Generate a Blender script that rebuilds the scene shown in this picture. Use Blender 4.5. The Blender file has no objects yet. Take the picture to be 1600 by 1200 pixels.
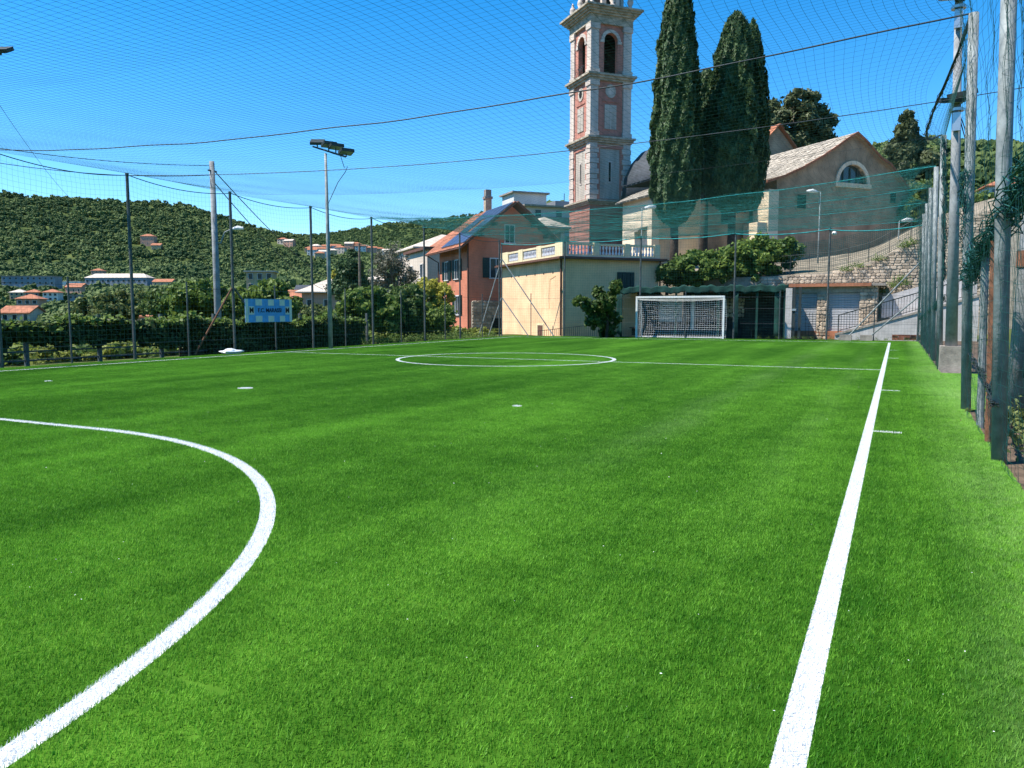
import bpy, bmesh, math, random
import numpy as np
from mathutils import Vector, Matrix
R = math.radians
rng = np.random.default_rng(7)
random.seed(7)
S = bpy.context.scene
COL = S.collection

# ------------------------------------------------------------------ camera, sky, sun, exposure
CAM_H, PITCH, YAW, FPX = 1.3287, 0.0931, 0.4572, 1217.66
cd = bpy.data.cameras.new('camera'); cam = bpy.data.objects.new('camera', cd); COL.objects.link(cam)
cam.location = (0, 0, CAM_H); cam.rotation_euler = (math.pi/2 - PITCH, 0, YAW)
cd.sensor_fit = 'HORIZONTAL'; cd.sensor_width = 36; cd.lens = 36*FPX/1600
cd.clip_start = 0.05; cd.clip_end = 9000
S.camera = cam
SUN_EL = R(58)
SUN_V = Vector((-0.80*math.cos(SUN_EL), -0.60*math.cos(SUN_EL), math.sin(SUN_EL))).normalized()
W = bpy.data.worlds.new('World'); S.world = W; W.use_nodes = True
wn = W.node_tree.nodes; wl = W.node_tree.links
sky = wn.new('ShaderNodeTexSky'); sky.sky_type = 'NISHITA'; sky.sun_disc = False
sky.sun_elevation = SUN_EL; sky.sun_rotation = math.atan2(SUN_V.x, SUN_V.y)
sky.altitude = 1200; sky.air_density = 1.0; sky.dust_density = 0.0; sky.ozone_density = 2.6
hs = wn.new('ShaderNodeHueSaturation'); hs.inputs['Saturation'].default_value = 1.42; hs.inputs['Hue'].default_value = 0.497
wl.new(sky.outputs[0], hs.inputs['Color']); wl.new(hs.outputs[0], wn['Background'].inputs[0])
wn['Background'].inputs[1].default_value = 0.112
sd = bpy.data.lights.new('sun', 'SUN'); sd.energy = 4.0; sd.angle = R(0.53); sd.color = (1.0, 0.95, 0.87)
so = bpy.data.objects.new('sun', sd); COL.objects.link(so)
so.rotation_euler = SUN_V.to_track_quat('Z', 'Y').to_euler()
S.view_settings.view_transform = 'Standard'; S.view_settings.look = 'None'
S.view_settings.exposure = 1.15; S.view_settings.gamma = 1.0; S.view_settings.use_curve_mapping = False
S.render.engine = 'CYCLES'; S.cycles.max_bounces = 5; S.cycles.diffuse_bounces = 3
S.cycles.transparent_max_bounces = 6
S.cycles.use_denoising = True; S.cycles.denoiser = 'OPENIMAGEDENOISE'; S.cycles.denoising_input_passes = 'RGB_ALBEDO_NORMAL'
S.cycles.use_adaptive_sampling = False

# ------------------------------------------------------------------ helpers
cY, sY, cP, sP = math.cos(YAW), math.sin(YAW), math.cos(PITCH), math.sin(PITCH)
RV = np.array([cY, sY, 0.]); FH = np.array([-sY, cY, 0.])
def at(x, y, Z):
    """world point seen at photo pixel x, y (1600 wide) at horizontal forward distance Z"""
    a, b = (x-800)/FPX, (600-y)/FPX
    d = FH*(cP + b*sP) + RV*a + np.array([0, 0, -sP + b*cP])
    k = Z/(cP + b*sP)
    return np.array([0, 0, CAM_H]) + d*k
def zy(y, Z):
    b = (600-y)/FPX
    return CAM_H + (-sP + b*cP)*Z/(cP + b*sP)

def mesh_np(name, V, F, smooth=False):
    V = np.asarray(V, np.float32).reshape(-1, 3)
    me = bpy.data.meshes.new(name)
    if isinstance(F, np.ndarray):
        n, k = F.shape
        me.vertices.add(len(V)); me.vertices.foreach_set('co', V.ravel())
        me.loops.add(n*k); me.loops.foreach_set('vertex_index', F.astype(np.int32).ravel())
        me.polygons.add(n)
        me.polygons.foreach_set('loop_start', np.arange(0, n*k, k, dtype=np.int32))
        me.polygons.foreach_set('loop_total', np.full(n, k, np.int32))
        if smooth: me.polygons.foreach_set('use_smooth', np.ones(n, bool))
        me.update(calc_edges=True)
    else:
        me.from_pydata([tuple(map(float, v)) for v in V], [], F)
        if smooth:
            for p in me.polygons: p.use_smooth = True
        me.update()
    return me

def link(name, me, mat, parent=None, loc=None):
    if mat is not None and not me.materials: me.materials.append(mat)
    o = bpy.data.objects.new(name, me); COL.objects.link(o)
    if parent is not None: o.parent = parent
    if loc is not None: o.location = loc
    return o
def tag(o, label=None, cat=None, group=None, kind=None):
    if label: o['label'] = label
    if cat: o['category'] = cat
    if group: o['group'] = group
    if kind: o['kind'] = kind
    return o
def thing(name, label, cat, loc=(0, 0, 0), rz=0, group=None):
    o = bpy.data.objects.new(name, None); COL.objects.link(o)
    o.location = tuple(float(v) for v in loc); o.rotation_euler = (0, 0, rz); o.empty_display_size = .3
    return tag(o, label, cat, group)

class MB:
    def __init__(s): s.V = []; s.F = []
    def add(s, V, F):
        o = len(s.V); s.V += [tuple(map(float, v)) for v in V]; s.F += [tuple(i+o for i in f) for f in F]; return s
    def box(s, x0, y0, z0, x1, y1, z1):
        x0, x1 = min(x0, x1), max(x0, x1); y0, y1 = min(y0, y1), max(y0, y1); z0, z1 = min(z0, z1), max(z0, z1)
        return s.add([(x0,y0,z0),(x1,y0,z0),(x1,y1,z0),(x0,y1,z0),(x0,y0,z1),(x1,y0,z1),(x1,y1,z1),(x0,y1,z1)],
                     [(0,3,2,1),(4,5,6,7),(0,1,5,4),(1,2,6,5),(2,3,7,6),(3,0,4,7)])
    def beam(s, p, q, w, h=None, up=(0, 0, 1)):
        p, q = Vector(p), Vector(q); h = h or w
        t = (q-p).normalized(); upv = Vector(up)
        if abs(t.dot(upv)) > .99: upv = Vector((1, 0, 0))
        a = t.cross(upv).normalized()*(w/2); b = t.cross(a).normalized()*(h/2)
        V = [p-a-b, p+a-b, p+a+b, p-a+b, q-a-b, q+a-b, q+a+b, q-a+b]
        return s.add(V, [(0,1,2,3),(7,6,5,4),(1,0,4,5),(2,1,5,6),(3,2,6,7),(0,3,7,4)])
    def tube(s, pts, r, n=8, caps=True):
        pts = [Vector(p) for p in pts]; m = len(pts)
        rs = r if hasattr(r, '__len__') else [r]*m
        V = []; a = None
        for i, p in enumerate(pts):
            t = (pts[min(i+1, m-1)]-pts[max(i-1, 0)]).normalized()
            if a is None:
                ref = Vector((0, 0, 1)) if abs(t.z) < .9 else Vector((1, 0, 0))
                a = t.cross(ref).normalized()
            a = (a - t*a.dot(t)).normalized(); b = t.cross(a)
            V += [p + (a*math.cos(2*math.pi*k/n)+b*math.sin(2*math.pi*k/n))*rs[i] for k in range(n)]
        F = [(i*n+k, i*n+(k+1) % n, (i+1)*n+(k+1) % n, (i+1)*n+k) for i in range(m-1) for k in range(n)]
        if caps: F += [tuple(range(n))[::-1], tuple((m-1)*n+k for k in range(n))]
        return s.add(V, F)
    def lathe(s, prof, c=(0, 0, 0), n=12):
        V = [(c[0]+r*math.cos(2*math.pi*k/n), c[1]+r*math.sin(2*math.pi*k/n), c[2]+z) for r, z in prof for k in range(n)]
        m = len(prof)
        F = [(i*n+k, i*n+(k+1) % n, (i+1)*n+(k+1) % n, (i+1)*n+k) for i in range(m-1) for k in range(n)]
        F += [tuple(range(n))[::-1], tuple((m-1)*n+k for k in range(n))]
        return s.add(V, F)
    def prism(s, poly, a0, a1, axis='y'):
        """polygon in the plane across `axis`, extruded from a0 to a1; poly given as (x,z) for y, (y,z) for x, (x,y) for z"""
        mk = {'y': lambda p, a: (p[0], a, p[1]), 'x': lambda p, a: (a, p[0], p[1]), 'z': lambda p, a: (p[0], p[1], a)}[axis]
        n = len(poly)
        V = [mk(p, a0) for p in poly]+[mk(p, a1) for p in poly]
        return s.add(V, [tuple(range(n)), tuple(range(2*n-1, n-1, -1))]+[(i, n+i, n+(i+1) % n, (i+1) % n) for i in range(n)])
    def mesh(s, name, smooth=False, fix=True):
        me = bpy.data.meshes.new(name); me.from_pydata(s.V, [], s.F)
        if fix:
            bm = bmesh.new(); bm.from_mesh(me); bmesh.ops.recalc_face_normals(bm, faces=bm.faces); bm.to_mesh(me); bm.free()
        if smooth:
            for p in me.polygons: p.use_smooth = True
        me.update(); return me
    def build(s, name, mat, parent=None, smooth=False, loc=None):
        return link(name, s.mesh(name, smooth), mat, parent, loc)

# ------------------------------------------------------------------ materials
def nt(name):
    m = bpy.data.materials.new(name); m.use_nodes = True
    return m, m.node_tree.nodes, m.node_tree.links, m.node_tree.nodes['Principled BSDF']
def M(name, col, rough=.8, var=.15, scale=3., bump=.25, bscale=None, col2=None, metal=0., streak=False, island=0., spec=.3):
    """base colour broken up by two scales of noise (wear, dirt), with fine relief"""
    m, N, L, B = nt(name)
    tc = N.new('ShaderNodeTexCoord'); mp = N.new('ShaderNodeMapping'); L.new(tc.outputs['Object'], mp.inputs[0])
    if streak: mp.inputs['Scale'].default_value = (1, 1, .18)
    n1 = N.new('ShaderNodeTexNoise'); n1.inputs['Scale'].default_value = scale; n1.inputs['Detail'].default_value = 6
    n1.inputs['Roughness'].default_value = .65
    L.new(mp.outputs[0], n1.inputs['Vector'])
    rp = N.new('ShaderNodeValToRGB'); L.new(n1.outputs['Fac'], rp.inputs[0])
    c = np.array(col); c2 = np.array(col2) if col2 is not None else np.clip(c*(1-2*var), 0, 1)
    rp.color_ramp.elements[0].position = .32; rp.color_ramp.elements[1].position = .68
    rp.color_ramp.elements[0].color = (*c2, 1); rp.color_ramp.elements[1].color = (*np.clip(c*(1+var*.5), 0, 1), 1)
    out = rp.outputs[0]
    if island:
        g = N.new('ShaderNodeNewGeometry'); mr = N.new('ShaderNodeMapRange')
        L.new(g.outputs['Random Per Island'], mr.inputs[0]); mr.inputs[3].default_value = 1-island; mr.inputs[4].default_value = 1+island
        mx = N.new('ShaderNodeMix'); mx.data_type = 'RGBA'; mx.blend_type = 'MULTIPLY'; mx.inputs[0].default_value = 1
        L.new(out, mx.inputs[6]); L.new(mr.outputs[0], mx.inputs[7]); out = mx.outputs[2]
    L.new(out, B.inputs['Base Color'])
    B.inputs['Roughness'].default_value = rough; B.inputs['Metallic'].default_value = metal
    B.inputs['Specular IOR Level'].default_value = spec
    if bump:
        n2 = N.new('ShaderNodeTexNoise'); n2.inputs['Scale'].default_value = bscale or scale*9; n2.inputs['Detail'].default_value = 4
        L.new(tc.outputs['Object'], n2.inputs['Vector'])
        bp = N.new('ShaderNodeBump'); bp.inputs['Strength'].default_value = bump; bp.inputs['Distance'].default_value = .02
        L.new(n2.outputs['Fac'], bp.inputs['Height']); L.new(bp.outputs[0], B.inputs['Normal'])
    return m
def leafmat(name, col, col2, trans=.3, scale=.35, rough=.55, spread=.35, per_tree=False):
    """leaves: colour changes from leaf to leaf and from clump to clump; some light passes through"""
    m, N, L, B = nt(name)
    g = N.new('ShaderNodeNewGeometry')
    n1 = N.new('ShaderNodeTexNoise'); n1.inputs['Scale'].default_value = scale; n1.inputs['Detail'].default_value = 3
    L.new(g.outputs['Position'], n1.inputs['Vector'])
    ad = N.new('ShaderNodeMath'); ad.operation = 'MULTIPLY_ADD'; L.new(N.new('ShaderNodeObjectInfo').outputs['Random'] if per_tree else g.outputs['Random Per Island'], ad.inputs[0])
    ad.inputs[1].default_value = .5; L.new(n1.outputs['Fac'], ad.inputs[2])
    rp = N.new('ShaderNodeValToRGB'); L.new(ad.outputs[0], rp.inputs[0])
    rp.color_ramp.elements[0].position = .75-spread; rp.color_ramp.elements[1].position = .75+spread
    rp.color_ramp.elements[0].color = (*col, 1); rp.color_ramp.elements[1].color = (*col2, 1)
    L.new(rp.outputs[0], B.inputs['Base Color']); B.inputs['Roughness'].default_value = rough
    B.inputs['Specular IOR Level'].default_value = .25
    tr = N.new('ShaderNodeBsdfTranslucent'); L.new(rp.outputs[0], tr.inputs[0])
    mx = N.new('ShaderNodeMixShader'); mx.inputs[0].default_value = trans
    L.new(B.outputs[0], mx.inputs[1]); L.new(tr.outputs[0], mx.inputs[2])
    L.new(mx.outputs[0], N['Material Output'].inputs[0])
    return m

m_pole = M('galvanised_steel', (.28, .31, .305), .55, .25, 4, .2)
m_poledark = M('weathered_green_steel', (.105, .12, .12), .6, .3, 5, .2)
m_rust = M('rusty_steel', (.22, .10, .055), .8, .3, 8, .3)
m_concrete = M('old_concrete', (.37, .32, .27), .9, .25, 3, .4)
m_poleconc = M('concrete_pole', (.30, .31, .31), .85, .2, 5, .3)
m_net = M('green_net_cord', (.012, .085, .075), .7, .2, 2, 0)
m_netteal = M('teal_net_cord', (.015, .24, .22), .7, .2, 2, 0)
m_ropeteal = M('teal_rope', (.03, .36, .36), .8, .3, 6, .3)
m_rope = M('net_rope', (.02, .13, .12), .8, .3, 6, .4)
m_cable = M('steel_cable', (.03, .045, .06), .6, .2, 6, .2)
m_whitep = M('white_paint', (.78, .78, .76), .4, .06, 3, .05)
m_whitenet = M('white_net_cord', (.75, .76, .76), .7, .05, 3, 0)
m_yellow = M('cream_yellow_plaster', (.90, .57, .325), .9, .13, .7, .15, 40)
m_yellow_trim = M('balustrade_cream', (.74, .62, .38), .85, .08, 2, .15)
m_brown = M('brown_cornice', (.16, .075, .05), .7, .2, 4, .2)
m_pink = M('terracotta_plaster', (.62, .215, .125), .9, .15, .7, .12, 40)
m_baluster = M('white_baluster', (.70, .69, .70), .7, .1, 5, .1)
m_shutter = M('dark_green_shutter', (.012, .032, .03), .5, .15, 5, .1)
m_glass = M('window_glass', (.03, .045, .06), .12, .2, 1, 0, spec=.6)
m_solar = M('solar_panel', (.05, .065, .115), .38, .15, 2, 0, spec=.4)
m_alu = M('aluminium', (.55, .56, .58), .35, .08, 3, 0, metal=.7)
m_tile = M('terracotta_tile', (.42, .16, .085), .85, .2, 3, .3, island=.25)
m_tilefar = M('terracotta_roof', (.43, .17, .09), .85, .25, .9, .5, 6)
m_slate = M('pale_slate', (.42, .365, .29), .85, .2, 2.5, .4, island=.22)
m_slatedark = M('dark_slate', (.055, .065, .08), .7, .25, 2, .4, island=.2)
m_stone = M('fieldstone', (.52, .41, .30), .92, .2, 4, .7, 18, island=.4)
m_mortar = M('mortar', (.42, .36, .28), .95, .2, 4, .5)
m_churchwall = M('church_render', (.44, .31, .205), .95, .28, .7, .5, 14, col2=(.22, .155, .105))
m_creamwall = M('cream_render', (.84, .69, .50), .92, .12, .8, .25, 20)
m_towerstone = M('tower_marble', (.64, .535, .44), .85, .2, 1.3, .35, 14, col2=(.42, .37, .33), streak=True)
m_towerred = M('tower_red_render', (.53, .23, .17), .9, .2, 1.2, .35, 16, streak=True)
m_tan = M('tower_tan_panel', (.52, .46, .38), .9, .18, 1.4, .3, 16, streak=True)
m_cornice = M('weathered_cornice', (.50, .42, .33), .9, .3, 2, .5, 12, col2=(.20, .19, .13))
m_bronze = M('bell_bronze', (.10, .13, .10), .5, .2, 4, .1, metal=.6)
m_dark = M('dark_interior', (.012, .012, .012), .9, .2, 2, 0)
m_bark = M('bark', (.075, .058, .045), .95, .3, 6, .8, 25)
m_barkpale = M('pale_bark', (.22, .18, .14), .95, .3, 6, .8, 25)
m_soil = M('dry_soil', (.15, .105, .07), .95, .3, 3, .8, 20)
m_dirtgrass = M('meadow', (.10, .14, .035), .95, .35, .5, .8, 6, col2=(.05, .08, .025))
m_yard = M('dusty_ground', (.30, .25, .18), .95, .3, 1.5, .6, 12)
m_shed_belfry = M('shed_and_belfry_dark', (.05, .045, .04), .9, .3, 2, .4)
m_greennetcloth = M('green_shade_cloth', (.008, .055, .044), .85, .3, 3, .3)
m_shutterroll = M('roller_shutter', (.43, .43, .44), .6, .1, 3, .05)
m_grey = M('grey_render', (.54, .51, .49), .92, .15, 2, .6, 60)
m_iron = M('dark_iron', (.035, .045, .045), .55, .2, 6, .1)
m_black = M('black_letter', (.015, .015, .018), .6, .1, 3, 0)
m_blue = M('banner_blue', (.10, .35, .72), .6, .12, 6, .1)
m_bwhite = M('banner_white', (.66, .67, .60), .6, .08, 6, .1)
m_brick = M('red_brick', (.40, .15, .09), .9, .3, 6, .4)
m_plastic = M('white_plastic', (.75, .78, .82), .4, .1, 6, .2)
m_farwall = M('pale_house_wall', (.60, .50, .40), .9, .12, .3, 0)
m_farwhite = M('white_house_wall', (.68, .66, .63), .9, .1, .3, 0)
m_fargrey = M('grey_apartment_wall', (.27, .29, .33), .9, .15, .2, 0)
m_farpink = M('pink_house_wall', (.60, .33, .23), .9, .12, .3, 0)
m_farochre = M('ochre_house_wall', (.56, .40, .22), .9, .12, .3, 0)
m_roofpale = M('pale_roof', (.62, .53, .43), .85, .15, .5, .3)

lm_cyp = leafmat('cypress_leaf', (.028, .062, .022), (.080, .135, .044), .2, .6)
lm_pine = leafmat('pine_leaf', (.036, .056, .024), (.11, .13, .05), .15, .5)
lm_ivy = leafmat('ivy_leaf', (.016, .030, .010), (.075, .105, .026), .2, 1.2)
lm_green = leafmat('bush_leaf', (.050, .105, .020), (.185, .26, .05), .35, .6)
lm_lime = leafmat('lime_leaf', (.26, .27, .035), (.52, .48, .08), .4, .8)
lm_olive = leafmat('olive_leaf', (.055, .085, .025), (.20, .24, .07), .3, .3)
lm_grey = leafmat('grey_leaf', (.09, .10, .065), (.21, .20, .14), .2, .8)
lm_scrub = leafmat('scrub_leaf', (.10, .15, .025), (.30, .33, .07), .35, .4)
lm_mid = leafmat('mid_green_leaf', (.042, .085, .020), (.13, .19, .045), .3, .5)
lm_forest = leafmat('forest_leaf', (.036, .076, .022), (.145, .19, .056), .15, .012, .8, .30, True)

# ------------------------------------------------------------------ pitch layout (metres)
XR, XL, YH, YG = -0.232, -17.75, 19.44, 36.35
XC, RC = -9.75, 3.0
AX, AY, AR = -8.033, -0.117, 5.87
LW = 0.048
TICKS = [YH+10, YH+5, YH-5, YH-10]
SPOTS = [(-10.05, 9.99, .13), (-4.73, 9.77, .07), (-14.43, 9.35, .07)]

def turf_material(name, blade):
    m, N, L, B = nt(name)
    g = N.new('ShaderNodeNewGeometry'); P = g.outputs['Position']
    flat = N.new('ShaderNodeVectorMath'); flat.operation = 'MULTIPLY'; flat.inputs[1].default_value = (1, 1, 0); L.new(P, flat.inputs[0])
    sep = N.new('ShaderNodeSeparateXYZ'); L.new(P, sep.inputs[0]); X, Y = sep.outputs[0], sep.outputs[1]
    def mth(op, a, b=None, c=None):
        n = N.new('ShaderNodeMath'); n.operation = op
        for i, v in enumerate((a, b, c)):
            if v is None: continue
            if isinstance(v, (int, float)): n.inputs[i].default_value = v
            else: L.new(v, n.inputs[i])
        return n.outputs[0]
    def dist(c):
        n = N.new('ShaderNodeVectorMath'); n.operation = 'DISTANCE'; n.inputs[1].default_value = (c[0], c[1], 0); L.new(flat.outputs[0], n.inputs[0]); return n.outputs[1]
    def near(v, c, w): return mth('LESS_THAN', mth('ABSOLUTE', mth('SUBTRACT', v, c)), w)
    def between(v, a, b): return near(v, (a+b)/2, (b-a)/2)
    inX, inY = between(X, XL-LW, XR+LW), between(Y, -2, YG+LW)
    parts = [mth('MULTIPLY', near(X, XR, LW), inY), mth('MULTIPLY', near(X, XL, LW), inY),
             mth('MULTIPLY', near(Y, YH, LW*.8), inX), mth('MULTIPLY', near(Y, YG, LW), inX),
             near(dist((XC, YH)), RC, LW*1.1),
             mth('MULTIPLY', mth('MULTIPLY', near(dist((AX, AY)), AR, LW*1.05), mth('GREATER_THAN', X, AX)), mth('GREATER_THAN', Y, AY)),
             mth('MULTIPLY', near(Y, AY+AR, LW), between(X, AX-3, AX))]
    for t in TICKS: parts.append(mth('MULTIPLY', near(Y, t, .035), between(X, XR, .1)))
    for sx, sy, r in SPOTS: parts.append(mth('LESS_THAN', dist((sx, sy)), r))
    mask = parts[0]
    for p in parts[1:]: mask = mth('MAXIMUM', mask, p)
    # turf colour: brushed bands, patches, single-blade variation
    def noise(scale, sx=1, sy=1, det=3, rot=0):
        mp = N.new('ShaderNodeMapping'); mp.inputs['Scale'].default_value = (sx, sy, 0); mp.inputs['Rotation'].default_value = (0, 0, rot)
        L.new(P, mp.inputs[0])
        n = N.new('ShaderNodeTexNoise'); n.inputs['Scale'].default_value = scale; n.inputs['Detail'].default_value = det; L.new(mp.outputs[0], n.inputs['Vector']); return n.outputs['Fac']
    a = noise(.55, 1, .35, 4); b = noise(2.2, 1, 1, 4); c = noise(9., 1, 1.6, 3)
    d = noise(1.1, 1, .05, 3); e2 = noise(.16, 1, .8, 2)
    f = mth('ADD', mth('ADD', mth('MULTIPLY', a, .50), mth('MULTIPLY', b, .40)), mth('MULTIPLY', c, .34))
    f = mth('ADD', f, mth('ADD', mth('MULTIPLY_ADD', d, .55, -.275), mth('MULTIPLY_ADD', e2, .40, -.25)))
    edge = N.new('ShaderNodeMapRange'); L.new(X, edge.inputs[0]); edge.inputs[1].default_value = .35; edge.inputs[2].default_value = .95
    f = mth('ADD', f, mth('MULTIPLY', mth('MULTIPLY', edge.outputs[0], b), .55))
    if blade: f = mth('ADD', f, mth('MULTIPLY_ADD', g.outputs['Random Per Island'], .44, -.22))
    rp = N.new('ShaderNodeValToRGB'); L.new(f, rp.inputs[0]); e = rp.color_ramp.elements
    k = 1.0 if blade else .4
    e[0].position = .40; e[0].color = (.040*k, .165*k, .009*k, 1)
    e[1].position = .86; e[1].color = (.215*k, .49*k, .045*k, 1)
    # a worn lighter seam at the right edge of the carpet
    mx = N.new('ShaderNodeMix'); mx.data_type = 'RGBA'; L.new(mask, mx.inputs[0]); L.new(rp.outputs[0], mx.inputs[6])
    wr = N.new('ShaderNodeValToRGB'); L.new(noise(14., 1, 1, 5), wr.inputs[0]); w0 = .8 if blade else .6
    wr.color_ramp.elements[0].position = .18; wr.color_ramp.elements[0].color = (.50, .56, .47, 1)
    wr.color_ramp.elements[1].position = .34; wr.color_ramp.elements[1].color = (w0, w0*1.01, w0, 1)
    L.new(wr.outputs[0], mx.inputs[7])
    # scuffed pale fibres along two roll seams and the cut edge of the carpet
    def mrange(v, a0, a1):
        q_ = N.new('ShaderNodeMapRange'); L.new(v, q_.inputs[0]); q_.inputs[1].default_value = a0; q_.inputs[2].default_value = a1; return q_.outputs[0]
    wv = mth('ADD', X, mth('MULTIPLY_ADD', noise(.5, 1, 1, 2), .5, -.25))
    seam = mth('MAXIMUM', mrange(mth('ABSOLUTE', mth('SUBTRACT', wv, -2.35)), .42, 0.), mth('MULTIPLY', mrange(mth('ABSOLUTE', mth('SUBTRACT', wv, -.85)), .25, 0.), .6))
    pale = mth('MAXIMUM', mth('MULTIPLY', seam, mth('MULTIPLY', mrange(Y, 3.5, 9.), .30)), mth('MULTIPLY', mrange(wv, .25, .95), .8))
    pale = mth('MULTIPLY', pale, mrange(mth('ADD', mth('MULTIPLY', noise(.8, 1, .5, 3), .5), mth('MULTIPLY', noise(17., 1, 1, 3), .5)), .38, .66))
    px_ = N.new('ShaderNodeMix'); px_.data_type = 'RGBA'; L.new(pale, px_.inputs[0]); L.new(mx.outputs[2], px_.inputs[6]); px_.inputs[7].default_value = (.40*k, .58*k, .20*k, 1)
    mx = px_
    L.new(mx.outputs[2], B.inputs['Base Color'])
    B.inputs['Roughness'].default_value = .5 if blade else .9; B.inputs['Specular IOR Level'].default_value = .16 if blade else .05
    if blade:
        tr = N.new('ShaderNodeBsdfTranslucent'); L.new(mx.outputs[2], tr.inputs[0])
        ms = N.new('ShaderNodeMixShader'); ms.inputs[0].default_value = .35
        L.new(B.outputs[0], ms.inputs[1]); L.new(tr.outputs[0], ms.inputs[2]); L.new(ms.outputs[0], N['Material Output'].inputs[0])
    return m
m_turf = turf_material('artificial_turf_backing', False)
m_blade = turf_material('artificial_turf_blade', True)

# ------------------------------------------------------------------ instancing of stuff by geometry nodes
def instancer(name, pts, rot, scl, idx, protos, label, kind='stuff'):
    me = bpy.data.meshes.new(name); n = len(pts)
    me.vertices.add(n); me.vertices.foreach_set('co', np.asarray(pts, np.float32).ravel())
    a = me.attributes.new('rot', 'FLOAT_VECTOR', 'POINT'); a.data.foreach_set('vector', np.asarray(rot, np.float32).ravel())
    a = me.attributes.new('scl', 'FLOAT_VECTOR', 'POINT'); a.data.foreach_set('vector', np.asarray(scl, np.float32).ravel())
    a = me.attributes.new('idx', 'INT', 'POINT'); a.data.foreach_set('value', np.asarray(idx, np.int32))
    o = bpy.data.objects.new(name, me); COL.objects.link(o); tag(o, label, None, None, kind)
    ng = bpy.data.node_groups.new(name+'_nodes', 'GeometryNodeTree')
    ng.interface.new_socket('Geometry', in_out='INPUT', socket_type='NodeSocketGeometry')
    ng.interface.new_socket('Geometry', in_out='OUTPUT', socket_type='NodeSocketGeometry')
    N, L = ng.nodes, ng.links
    gi, go = N.new('NodeGroupInput'), N.new('NodeGroupOutput')
    ip = N.new('GeometryNodeInstanceOnPoints'); L.new(gi.outputs[0], ip.inputs['Points'])
    gg = N.new('GeometryNodeGeometryToInstance')
    for p in reversed(protos):
        oi = N.new('GeometryNodeObjectInfo'); oi.inputs['Object'].default_value = p
        L.new(oi.outputs['Geometry'], gg.inputs[0])
    L.new(gg.outputs[0], ip.inputs['Instance']); ip.inputs['Pick Instance'].default_value = True
    def attr(nm, ty):
        q = N.new('GeometryNodeInputNamedAttribute'); q.data_type = ty; q.inputs['Name'].default_value = nm; return q.outputs[0]
    L.new(attr('idx', 'INT'), ip.inputs['Instance Index'])
    L.new(attr('rot', 'FLOAT_VECTOR'), ip.inputs['Rotation']); L.new(attr('scl', 'FLOAT_VECTOR'), ip.inputs['Scale'])
    L.new(ip.outputs[0], go.inputs[0])
    md = o.modifiers.new('scatter', 'NODES'); md.node_group = ng
    return o
def proto(name, me, mat):
    me.materials.append(mat); return bpy.data.objects.new(name, me)

# ------------------------------------------------------------------ ground, terrain and hills
COLS = [-900, -300, 0, 150, 300, 400, 480, 540, 600, 700, 760, 830, 900, 980, 1100, 1210, 1300, 1370, 1420, 1500, 1600, 2000, 2600]
ZK = [60, 100, 150, 200, 300, 600, 900, 1300, 1500, 2200, 3200]
YK = {  # picture height of the ground at each distance, column by column (the lie of the land)
 -900: [560, 530, 500, 490, 474, 455, 430, 316, 330, 330, 420],
 -300: [565, 530, 500, 490, 474, 452, 424, 311, 330, 330, 420],
 0:    [568, 528, 500, 489, 472, 448, 418, 304, 330, 330, 420],
 150:  [568, 526, 500, 489, 470, 446, 418, 315, 335, 335, 420],
 300:  [568, 524, 498, 487, 470, 446, 420, 322, 345, 345, 420],
 400:  [568, 522, 497, 486, 470, 447, 424, 358, 378, 365, 420],
 480:  [566, 520, 496, 484, 468, 446, 426, 373, 390, 370, 420],
 540:  [560, 516, 492, 482, 464, 444, 424, 385, 390, 363, 420],
 600:  [550, 510, 486, 474, 456, 436, 418, 395, 392, 352, 420],
 700:  [535, 495, 460, 440, 425, 415, 405, 390, 385, 342, 420],
 760:  [526, 480, 420, 390, 385, 385, 385, 380, 375, 331, 420],
 830:  [524, 450, 390, 352, 350, 355, 360, 365, 360, 327, 420],
 900:  [500, 430, 390, 356, 352, 356, 360, 365, 360, 335, 420],
 980:  [424, 410, 395, 372, 365, 365, 365, 365, 360, 345, 420],
 1100: [421, 405, 385, 370, 360, 350, 345, 345, 345, 345, 420],
 1210: [421, 400, 370, 340, 315, 290, 280, 290, 300, 320, 420],
 1300: [421, 395, 350, 310, 280, 262, 252, 262, 280, 320, 420],
 1370: [416, 385, 335, 300, 262, 240, 235, 250, 270, 320, 420],
 1420: [412, 375, 325, 292, 255, 234, 228, 245, 270, 320, 420],
 1500: [410, 360, 315, 288, 255, 238, 230, 245, 270, 320, 420],
 1600: [410, 350, 310, 285, 255, 242, 236, 250, 275, 320, 420],
 2000: [410, 350, 310, 285, 255, 240, 236, 250, 275, 320, 420],
 2600: [430, 380, 330, 300, 270, 255, 250, 262, 285, 320, 420]}
YT = np.array([YK[c] for c in COLS], float)
def base_z(px, Z):
    """height of the terrain at picture column px, forward distance Z (arrays)"""
    px = np.clip(px, COLS[0], COLS[-1]); lz = np.log(np.clip(Z, ZK[0], ZK[-1])); LZ = np.log(np.array(ZK, float))
    k = np.clip(np.searchsorted(LZ, lz, side='right')-1, 0, len(ZK)-2); t = (lz-LZ[k])/(LZ[k+1]-LZ[k])
    ya = np.stack([np.interp(px, COLS, YT[:, i]) for i in range(len(ZK))], -1)
    r = np.arange(len(px)); y = ya[r, k]*(1-t)+ya[r, k+1]*t
    return zy(y, np.clip(Z, ZK[0], ZK[-1]))
PX0, PX1, PY0, PY1 = -20.3, 3.3, -60., 45.5          # the level platform the pitch lies on
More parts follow.
